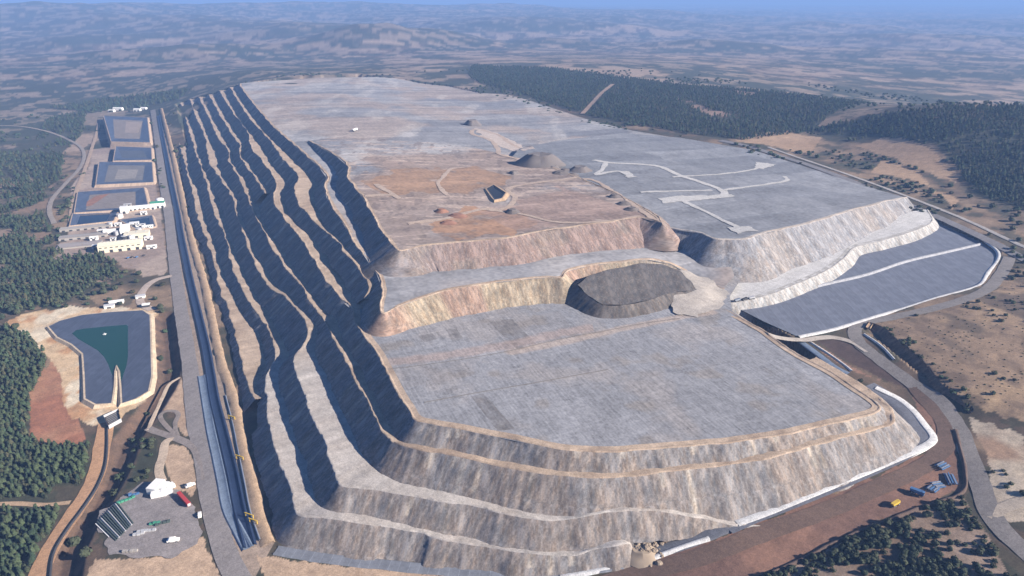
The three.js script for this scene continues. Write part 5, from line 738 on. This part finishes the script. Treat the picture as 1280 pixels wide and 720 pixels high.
{
  const y = line('yard'), C = line('white_containers');
  struct('yard', patch(y, (x, z) => G(x, z) + 0.45, 8, 71, undefined, 3), earth(0.31, 0.285, 0.285), 'grey gravel yard below the haul road', 'yard');
  container('largest white site cabin at the top of the yard', C[0], 1.4, M.white, 14, 6, 9); container('white site cabin right of the largest cabin', C[1], 1.4, M.white, 10, 5, 6); container('long white cabin in front of the largest cabin', C[2], 0.3, M.white, 12, 4, 5);
  container('small white cabin at the right of the cabin row', C[3], 0.3, M.white, 9, 4, 5); container('white cabin at the back of the cabin row', C[4], 0.9, M.white, 7, 3.5, 5);
  const R = line('red_truck'), rt = -Math.atan2(R[1].z - R[0].z, R[1].x - R[0].x), c = R[0].clone().lerp(R[1], 0.5), L = R[0].distanceTo(R[1]);
  const t = place('trailer', 'long red trailer along the upper edge of the yard', 'trailer', c, rt); mesh('box_body', box(L, 3, 3, 0, 1.2, 0), M.red, t); mesh('roof', box(L + 0.1, 0.15, 3.1, 0, 4.2, 0), M.red, t); mesh('door', box(0.15, 2.6, 2.6, L / 2 + 0.08, 1.4, 0), M.greyPaint, t); wheels(t, [-L / 2 + 2, -L / 2 + 3.6, L / 2 - 2.5], 1.2, 0.55, 0.4);
  const vv = line('pale_van'); car('car', 'white van parked above the red trailer', vv[0], 0.7, M.white, 1.7); car('car', 'white van at the front edge of the yard', vv[1], 0.2, M.white, 1.9); car('car', 'white van at the right edge of the yard', vv[2], 2, M.white, 1.5);
  const q = line('panel_rows'), N = 12;
  for (let k = 0; k < N; k++) {
    const a = q[0].clone().lerp(q[1], (k + 0.5) / N), b = q[3].clone().lerp(q[2], (k + 0.5) / N), m = a.clone().lerp(b, 0.5), l = a.distanceTo(b) * 0.94, r = place('pipe_rack', '', 'pipe rack', m, -Math.atan2(b.z - a.z, b.x - a.x), 'racks of pipe lying in the yard');
    r.userData.label = ['left end rack', 'second rack from the left', 'third rack from the left', 'fourth rack from the left', 'fifth rack from the left', 'sixth rack from the left', 'sixth rack from the right', 'fifth rack from the right', 'fourth rack from the right', 'third rack from the right', 'second rack from the right', 'right end rack'][k] + ' of dark pipe in the yard rows';
    for (let j = 0; j < 3; j++) mesh('pipe', new THREE.CylinderGeometry(0.34, 0.34, l, 8).rotateZ(Math.PI / 2).translate(0, 0.75 + (j === 1 ? 0.6 : 0), (j - 1) * 0.5), k % 4 === 2 ? M.greyPaint : M.rackGreen || (M.rackGreen = mat({ color: lin(0.06, 0.085, 0.085) })), r);
    for (let j = 0; j < 4; j++) mesh('bearer', box(0.5, 0.35, 2.6, -l / 2 + (j + 0.5) * l / 4, 0, 0), M.concrete, r);
    mesh('strap', box(l * 0.98, 0.2, 0.8, 0, 0.3, 1.3), M.white, r);
  }
  const G4 = line('pipe_gates'); G4.forEach((p, i) => { const t = place('valve_frame', ['yellow valve frame at the lower end of the channel', 'second yellow valve frame at the lower end of the channel', 'yellow valve frame halfway along the pipe run', 'yellow valve frame furthest up the pipe run'][i], 'valve frame', p, -0.4); for (const s of [-1, 1]) mesh('post', box(0.6, 4, 0.6, s * 4, 0, 0), M.yellow, t); mesh('beam', box(9, 0.7, 0.7, 0, 4, 0), M.yellow, t); mesh('valve', new THREE.TorusGeometry(0.9, 0.2, 6, 14).translate(0, 2.6, 0), M.dark, t); });
  const pc = line('plant_cars'); pc.forEach((p, i) => car('car', ['dark car parked furthest left before the cream hall', 'second dark car parked before the cream hall', 'dark car third along before the cream hall', 'dark car at the right corner of the cream hall'][i], p, 1.4, i % 2 ? M.dark : M.blue, 1.2));
  dumper('dump_truck', 'yellow dump truck standing on the red dirt', line('yellow_truck')[0], 0.5, M.yellow, 0.9);
  dumper('dump_truck', 'dark blue truck parked near the steel stacks', line('dark_vehicle')[0], -0.8, M.blue, 1.1);
  line('steel_stack').forEach((p, i) => { const t = place('steel_stack', ['uppermost blue grey steel stack by the road bend', 'longest blue grey steel stack beside the boundary berm', 'steel stack below the longest one', 'lowest blue grey steel stack on the red dirt'][i], 'steel stack', p, [0.5, 1.3, 0.2, 0.6][i]); const l = [11, 15, 9, 8][i]; for (let j = 0; j < 7; j++) mesh('beam', box(l * (0.85 + 0.15 * hash2(j, i)), 0.7, 0.8, (hash2(i, j) - 0.5) * 1.5, 0.4 + (j % 2) * 0.8, (j - 3) * 1.1), j % 3 ? M.steel : M.blue, t); for (const s of [-0.3, 0.3]) mesh('bearer', box(0.5, 0.4, 8.2, s * l, 0, 0), M.bark, t); });
  const gp = line('liner_gap')[0]; const cu = thing('culvert', 'small dark culvert through the pale ridge', 'culvert', V(gp.x, 48.2, gp.z), 0.3); mesh('frame', box(4, 2.2, 9), M.dark, cu); mesh('mouth', new THREE.CylinderGeometry(0.8, 0.8, 9.4, 12).rotateX(Math.PI / 2).translate(0, 1, 0), M.greyPaint, cu);
  const cb = line('culvert_box')[0]; const cv = place('chute', 'short tan concrete chute at the foot of the cut bank', 'chute', cb, 0.9); mesh('slab', box(16, 1.2, 4), M.tan, cv); for (const s of [-1, 1]) mesh('side_wall', box(16, 2.2, 0.5, 0, 0, s * 2.2), M.tan, cv);
}
{
  const rv = line('ramp_vehicles'), L = ['white truck first in the row at the ramp foot', 'dark truck in the row at the ramp foot', 'white truck last in the row at the ramp foot', 'dark dump truck on the tan track of the near field', 'lone truck far back on the grey top'];
  rv.forEach((p, i) => { const t = dumper('dump_truck', L[i], p, [0.4, 0.5, 0.3, 0.3, 1][i], [M.steel, M.dark, M.greyPaint, M.dark, M.white][i], i === 4 ? 1.6 : 0.9); t.position.y = i < 3 ? idw(rampD, p.x, p.z) + 0.1 : topY(p.x, p.z) + 0.2; });
  const tl = line('top_litter'), LL = ['reddish pile at the upper edge of the small pit', 'reddish pile in the middle of the small pit', 'tan pile at the right of the small pit', 'low pile above the front slope of the top lift', 'dark pile beside the bend of the tan track', 'middle pile along the tan track edge', 'lowest pile along the tan track edge', 'rubble pile behind the forked white track', 'rubble pile in front of the forked white track', 'left rubble pile near the forked white track', 'rearmost rubble pile near the forked white track'];
  pendingPiles.push(...tl.map((p, i) => [p, LL[i], i]));
}
{
  const Y = line('yard_items'), YL = ['bundle of green pipe in the middle of the yard', 'second green bundle in the middle of the yard', 'grey stack in front of the pipe racks', 'low grey stack at the foot of the pipe racks', 'pale crate stack at the lower left of the yard', 'green tarpaulin stack above the pipe racks', 'blue stack left of the white cabins'];
  Y.forEach((p, i) => { const t = place('pallet_stack', YL[i], 'stack', p, [0.3, 0.4, 0.2, 0.3, 0.1, 0.8, 0.5][i]), m = [M.green, M.rackGreen, M.greyPaint, M.greyPaint, M.concrete, M.green, M.blue][i], n = 3 + (i % 3); for (let k = 0; k < n; k++) { mesh('crate', box(2.6, 1 + hash2(i, k), 2.2, (k - n / 2) * 2.9, 0.25, (hash2(k, i) - 0.5) * 1.2), m, t); mesh('pallet', box(2.8, 0.25, 2.4, (k - n / 2) * 2.9, 0, (hash2(k, i) - 0.5) * 1.2), M.bark, t); } });
  const Q = line('plant_items'), QL = ['small white cabin behind the cream annex', 'small pale cabin by the triangular pond', 'white cabin at the corner of the lowest pond', 'white cabin between annex and cream hall', 'pale cabin right of the cream annex', 'white cabin at the end of the second low building', 'small cabin on the roof line of the second low building', 'white cabin at the head of the storage slab', 'white cabin in front of the green roofed hall', 'white cabin behind the square white tower', 'pale cabin on the storage slab', 'white cabin between the cream hall and haul road'];
  Q.forEach((p, i) => building('plant_cabin', QL[i], p, 9 + 8 * hash2(i, 3), 6 + 4 * hash2(i, 5), 4 + 4 * hash2(i, 9), { doors: 1, windows: 2, flat: i % 2 === 0, wall: i % 3 ? M.white : M.concrete, roof: i % 4 === 1 ? M.greyPaint : M.white }));
}
// small heaps and a lined tank pond on the top of the ore heap
function smallHeap(name, label, c, r, h, color, seed, sx = 1) {
  const g = new THREE.CylinderGeometry(r * 0.45, r, h, 28, 6).translate(0, h / 2, 0), p = g.attributes.position;
  for (let i = 0; i < p.count; i++) { const x = p.getX(i), y = p.getY(i), z = p.getZ(i), a = Math.atan2(z, x), k = 0.82 + 0.36 * vn(Math.cos(a) * 1.6 + seed * 5 + 20, Math.sin(a) * 1.6 + y / h * 0.5 + seed); p.setXYZ(i, x * k * sx, y * (0.9 + 0.2 * vn(x / 4, z / 4)), z * k); }
  g.computeVertexNormals(); const m = mesh(name, g, color); m.position.copy(c); m.userData = { label, category: 'heap' }; return m;
}
{
  const H5 = line('small_heaps'), L5 = ['steep heap casting a dark face on the far plateau', 'lone small heap far back on the grey top', 'low heap beside the tan track', 'dark heap of rubble near the forked white track', 'second dark heap of rubble near the forked white track'];
  H5.forEach((p, i) => smallHeap('ore_pile', L5[i], V(p.x, topY(p.x, p.z) - 0.5, p.z), [34, 22, 10, 20, 16][i], [20, 13, 5, 8, 7][i], earth(0.2, 0.18, 0.175), i + 3, i === 0 ? 1.5 : 1.1));
  for (const [p, l, i] of pendingPiles) smallHeap('ore_pile', l, V(p.x, topY(p.x, p.z) - 0.5, p.z), 7 + 6 * hash2(i, 4), 3 + 2.5 * hash2(i, 8), i < 3 ? earth(0.32, 0.17, 0.12) : earth(0.17, 0.15, 0.145), i + 20, 1.3);
  const b = line('black_tank_pond'), d = densify(b, 10), c = d.reduce((a, p) => a.add(p), V(0, 0, 0)).multiplyScalar(1 / d.length), y0 = topY(c.x, c.z);
  const t = thing('pond', 'small black lined pond on the brown top of the heap', 'pond', V(0, 0, 0)), rim = setY(d, y0 + 2.5); mesh('embankment', loft([rim, setY(outset(d, 2), y0 + 2.5), setY(outset(d, 7), y0 - 0.5)]), M.tan, t); const fl = d.map((p) => V(c.x + (p.x - c.x) * 0.7, y0 + 0.6, c.z + (p.z - c.z) * 0.7)); mesh('liner', loft([rim, fl]), M.blackLiner, t); mesh('floor', patch(fl, () => y0 + 0.63, 9, 81), M.blackLiner, t);
}
// dumped rock across the front channel
{
  const p = line('rock_dump'), c = p.reduce((a, q) => a.add(q), V(0, 0, 0)).multiplyScalar(1 / p.length), r = rng(77);
  smallHeap('rock_dump', 'tan dump of broken rock spilling across the front channel', V(c.x, G(c.x, c.z) - 1.5, c.z), 15, 6, M.rock, 9, 1.2);
  const geos = [0, 1, 2].map((k) => { const g = new THREE.IcosahedronGeometry(1, 1), a = g.attributes.position; for (let i = 0; i < a.count; i++) { const v = V(a.getX(i), a.getY(i), a.getZ(i)); v.multiplyScalar(0.7 + 0.5 * vn(v.x * 2 + k * 9 + 40, v.y * 2 + v.z + 40)); a.setXYZ(i, v.x, v.y, v.z); } g.computeVertexNormals(); return g; });
  for (let i = 0; i < 90; i++) { const a = r() * 6.28, d = 1.5 + r() * 17, x = c.x + Math.cos(a) * d * 1.2, z = c.z + Math.sin(a) * d * 0.8, m = mesh('boulder', geos[i % 3], M.rock); const k = 0.7 + r() * r() * 2.4; m.scale.set(k, k * 0.7, k); m.rotation.y = r() * 6; m.position.set(x, G(x, z) + Math.max(0.2, Math.min(4.6, 6.6 * (1 - d / 15))), z); m.userData = { label: 'broken tan boulder on the rock dump at the front channel', category: 'boulder', group: 'boulders of the rock dump' }; }
}

// ------------------------------------------------------------------ trees
function crownGeo(kind, seed, faces) {
  const r = rng(seed), pos = [], nor = [];
  for (let i = 0; i < faces; i++) {
    let x, y, z;
    if (kind === 'pine') { const t = Math.pow(r(), 0.8), a = r() * 6.283, lump = 0.75 + 0.5 * vn(a * 1.6 + seed, t * 4), rad = 2.3 * Math.pow(1 - t, 0.75) * lump * Math.sqrt(0.25 + 0.75 * r()) + 0.15; x = Math.cos(a) * rad; z = Math.sin(a) * rad; y = 1.2 + t * 6.3; }
    else { const a = r() * 6.283, c = r() * 2 - 1, k = Math.cbrt(0.25 + 0.75 * r()) * (0.75 + 0.5 * vn(a * 1.5 + seed, c * 2 + 5)), s = Math.sqrt(1 - c * c); x = Math.cos(a) * s * 2.4 * k; z = Math.sin(a) * s * 2.4 * k; y = 2.3 + c * 1.7 * k; }
    const s = (kind === 'pine' ? 0.95 : 0.9) * (0.7 + 0.6 * r()), n = V(x, kind === 'pine' ? 0.9 : (y - 1.6), z).normalize().add(V(r() - 0.5, r() - 0.5, r() - 0.5).multiplyScalar(0.9)).normalize(), u = V(n.y, -n.x, 0.01).normalize(), w = n.clone().cross(u), a0 = r() * 6.28;
    for (let k = 0; k < 3; k++) { const a = a0 + k * 2.094; pos.push(x + (u.x * Math.cos(a) + w.x * Math.sin(a)) * s, y + (u.y * Math.cos(a) + w.y * Math.sin(a)) * s, z + (u.z * Math.cos(a) + w.z * Math.sin(a)) * s); nor.push(n.x, n.y, n.z); }
  }
  const g = new THREE.BufferGeometry(); g.setAttribute('position', new THREE.Float32BufferAttribute(pos, 3)); g.setAttribute('normal', new THREE.Float32BufferAttribute(nor, 3)); return g;
}
const crowns = { pine: [1, 2, 3].map((s) => crownGeo('pine', s, 150)), oak: [4, 5, 6].map((s) => crownGeo('oak', s, 130)) }, far = { pine: crownGeo('pine', 7, 70), oak: crownGeo('oak', 8, 64) };
const trunkGeo = { pine: new THREE.CylinderGeometry(0.08, 0.2, 5, 6).translate(0, 2.3, 0), oak: new THREE.CylinderGeometry(0.1, 0.22, 2.4, 6).translate(0, 1.1, 0) };
const leafMats = { pine: [[0.040, 0.070, 0.034], [0.028, 0.052, 0.030], [0.058, 0.084, 0.040]], oak: [[0.036, 0.052, 0.028], [0.028, 0.044, 0.026], [0.05, 0.062, 0.034]] };
for (const k in leafMats) leafMats[k] = leafMats[k].map((c) => mat({ color: lin(...c), side: THREE.DoubleSide }));
function scatter(z, step, keep, seed, out, kind, size) {
  const r = rng(seed);
  for (let x = z.x0; x < z.x1; x += step) for (let y = z.z0; y < z.z1; y += step) { const px = x + (r() - 0.5) * step * 0.95, pz = y + (r() - 0.5) * step * 0.95, k = r(), q = r(); if (z.has(px, pz) && k < keep(px, pz)) out.push({ x: px, z: pz, kind, s: size * (0.55 + 0.5 * q + 0.4 * vn(px / 23, pz / 23)), a: k * 40, c: q }); }
}
const T = [], clump = (sc, lo, hi) => (x, z) => sstep(lo, hi, fbm(x / sc + 11, z / sc, 3));
const roadClear = ['forest_track', 'red_road', 'black_pipe', 'left_road', 'left_road2', 'firebreak', 'road_right', 'service_road3', 'service_road2', 'road_perimeter_outer'].map(line);
scatter(zone('forest_left'), 4.0, (x, z) => 0.35 + 0.65 * clump(30, 0.3, 0.45)(x, z), 101, T, 'pine', 0.95);
scatter(zone('gully_trees'), 6, clump(18, 0.42, 0.55), 102, T, 'oak', 0.9);
scatter(zone('scrub_zone'), 4.2, (x, z) => 0.15 + 0.85 * clump(16, 0.40, 0.56)(x, z), 103, T, 'oak', 0.95);
scatter(zone('scrub_mid'), 6.5, clump(60, 0.44, 0.54), 104, T, 'pine', 1.0);
scatter(zone('forest_mid'), 7.5, (x, z) => 0.06 + 0.94 * clump(60, 0.42, 0.52)(x, z), 105, T, 'pine', 1.1);
scatter(zone('forest_up'), 12, clump(140, 0.3, 0.48), 106, T, 'pine', 1.3);
scatter(zone('forest_back'), 13, () => 0.9, 107, T, 'pine', 1.5);
scatter(zone('hill_forest'), 9.5, (x, z) => (zClear.some((f) => f.has(x, z)) ? 0.15 : 0.95), 108, T, 'pine', 1.15);
scatter(zone('right_forest'), 8, (x, z) => (zFields.some((f) => f.has(x, z)) ? 0 : 0.35 + 0.6 * clump(110, 0.28, 0.42)(x, z)), 109, T, 'pine', 1.1);
{ // loose scrub over the open country
  const sector = new Zone([[-58, 330], [-58, 5200], [-40, 5600], [-20, 5800], [0, 5800], [20, 5800], [40, 5600], [58, 5200], [58, 330]].map(([t, r]) => V(r * Math.sin(t * Math.PI / 180), 0, -r * Math.cos(t * Math.PI / 180))));
  const bare = [heapInner, linerZone, corridor, zPlant, zEarth, zRed, ...zTan, zDirt, zQuarry, zScrub, zBrown, zIsland, ...zFields, ...zBands, zone('forest_left'), zone('hill_forest'), zone('right_forest'), zone('forest_mid'), zone('yard')];
  scatter(sector, 26, (x, z) => { const c = fbm(x / 190 + 31, z / 190, 4); if (Math.hypot(x, z) > 3300 - 500 * fbm(x / 300, z / 300, 2)) return 0; if (c < 0.45 || bare.some((f) => f.has(x, z))) return 0; return sstep(0.45, 0.62, c) * (Math.hypot(x, z) < 1400 ? 1 : 0.7); }, 120, T, 'oak', 1.7);
  scatter(sector, 17, (x, z) => { if (Math.hypot(x, z) > 2000) return 0; const c = fbm(x / 90 + 61, z / 90, 4); if (c < 0.45 || bare.some((f) => f.has(x, z))) return 0; return sstep(0.45, 0.6, c); }, 121, T, 'oak', 1.2);
}
scatter(zBrown, 7, (x, z) => 0.25 + 0.5 * sstep(0.45, 0.6, fbm(x / 22, z / 22, 3)), 130, T, 'oak', 0.28);
scatter(zBrown, 13, clump(40, 0.58, 0.66), 110, T, 'oak', 0.9);
scatter(zQuarry, 8, clump(18, 0.6, 0.68), 111, T, 'oak', 0.8);
scatter(new Zone([...line('cut_crest').map((p) => p.clone()), ...outset(line('cut_crest'), 14).reverse()]), 6, clump(12, 0.45, 0.55), 112, T, 'oak', 0.8);
const keepOff = [['toe_left', 26], ['channel_front', 24], ['channel_white', 20], ['channel_front_b', 24], ['haul_road', 16], ['dirt_road', 14], ['liner_edge', 14], ['side_channels', 12], ['path_down', 6], ['plant_road', 10], ['haul_road', 20]].map(([n, w]) => [line(n), w]);
const yardZ = zone('yard'), heapZ = heapInner;
const trees = T.filter((t) => { const d = Math.hypot(t.x, t.z); if (d < 1500) { for (const l of roadClear) if (distLine(l, t.x, t.z) < 8) return false; } else if (distLine(roadClear[5], t.x, t.z) < 12 || distLine(roadClear[3], t.x, t.z) < 12 || distLine(roadClear[9], t.x, t.z) < 25) return false; if (d < 1500 && t.kind === 'oak') for (const [l, w] of keepOff) if (distLine(l, t.x, t.z) < w) return false; if (yardZ.has(t.x, t.z) || heapZ.has(t.x, t.z) || pondZone.has(t.x, t.z)) return false; return true; });
camera.updateMatrixWorld(); camera.updateProjectionMatrix();
const vp = new THREE.Matrix4().multiplyMatrices(camera.projectionMatrix, camera.matrixWorldInverse);
for (const t of trees) { t.y = terrainHeight(t.x, t.z) - 0.15; const v = V(t.x, t.y + 3, t.z).applyMatrix4(vp); t.seen = Math.abs(v.x) < 1.01 && Math.abs(v.y) < 1.04; t.near = t.s / Math.hypot(t.x, t.z, 400 - t.y); }
trees.sort((a, b) => b.near - a.near);
const quota = { pine: 280, oak: 280 }, rest = { pine: [], oak: [] };
for (const t of trees) {
  if (t.seen && quota[t.kind] > 0) {
    quota[t.kind]--; const i = Math.floor(t.c * 2.999), g = thing(t.kind === 'pine' ? 'pine_tree' : 'scrub_oak', t.kind === 'pine' ? 'dark green pine in the dense forest at the lower left' : 'small bushy oak in the open scrub', 'tree', V(t.x, t.y, t.z), t.a, t.kind === 'pine' ? 'near pines of the forest' : 'near bushes of the scrub');
    g.scale.set(t.s, t.s * (0.85 + 0.3 * ((t.a * 7) % 1)), t.s); mesh('trunk', trunkGeo[t.kind], M.bark, g); mesh('crown', crowns[t.kind][i], leafMats[t.kind][i], g);
  } else rest[t.kind].push(t);
}
for (const kind of ['pine', 'oak']) {
  const g = mergeGeometries([far[kind]]), im = new THREE.InstancedMesh(g, mat({ color: lin(1, 1, 1), side: THREE.DoubleSide }), rest[kind].length), m4 = new THREE.Matrix4(), q = new THREE.Quaternion(), up = V(0, 1, 0), col = new THREE.Color();
  rest[kind].forEach((t, i) => { q.setFromAxisAngle(up, t.a); m4.compose(V(t.x, t.y - 0.4, t.z), q, V(t.s * 1.15, t.s * (0.85 + 0.3 * ((t.a * 7) % 1)), t.s * 1.15)); im.setMatrixAt(i, m4); const w = (t.a * 3) % 1, c = [0.036 + 0.026 * w * w, 0.062, 0.032], v = 0.6 + 0.85 * t.c; im.setColorAt(i, col.setRGB(c[0] * v, c[1] * v, c[2] * v)); });
  im.name = kind === 'pine' ? 'pine_woods' : 'scrub_bushes'; im.castShadow = im.receiveShadow = true; im.userData = { kind: 'stuff', label: kind === 'pine' ? 'dark pine woods covering the hills around the mine' : 'scattered bushes on dry slopes', category: 'woods' }; scene.add(im);
}
console.log('trees', trees.length, rest.pine.length, rest.oak.length);
renderer.render(scene, camera);
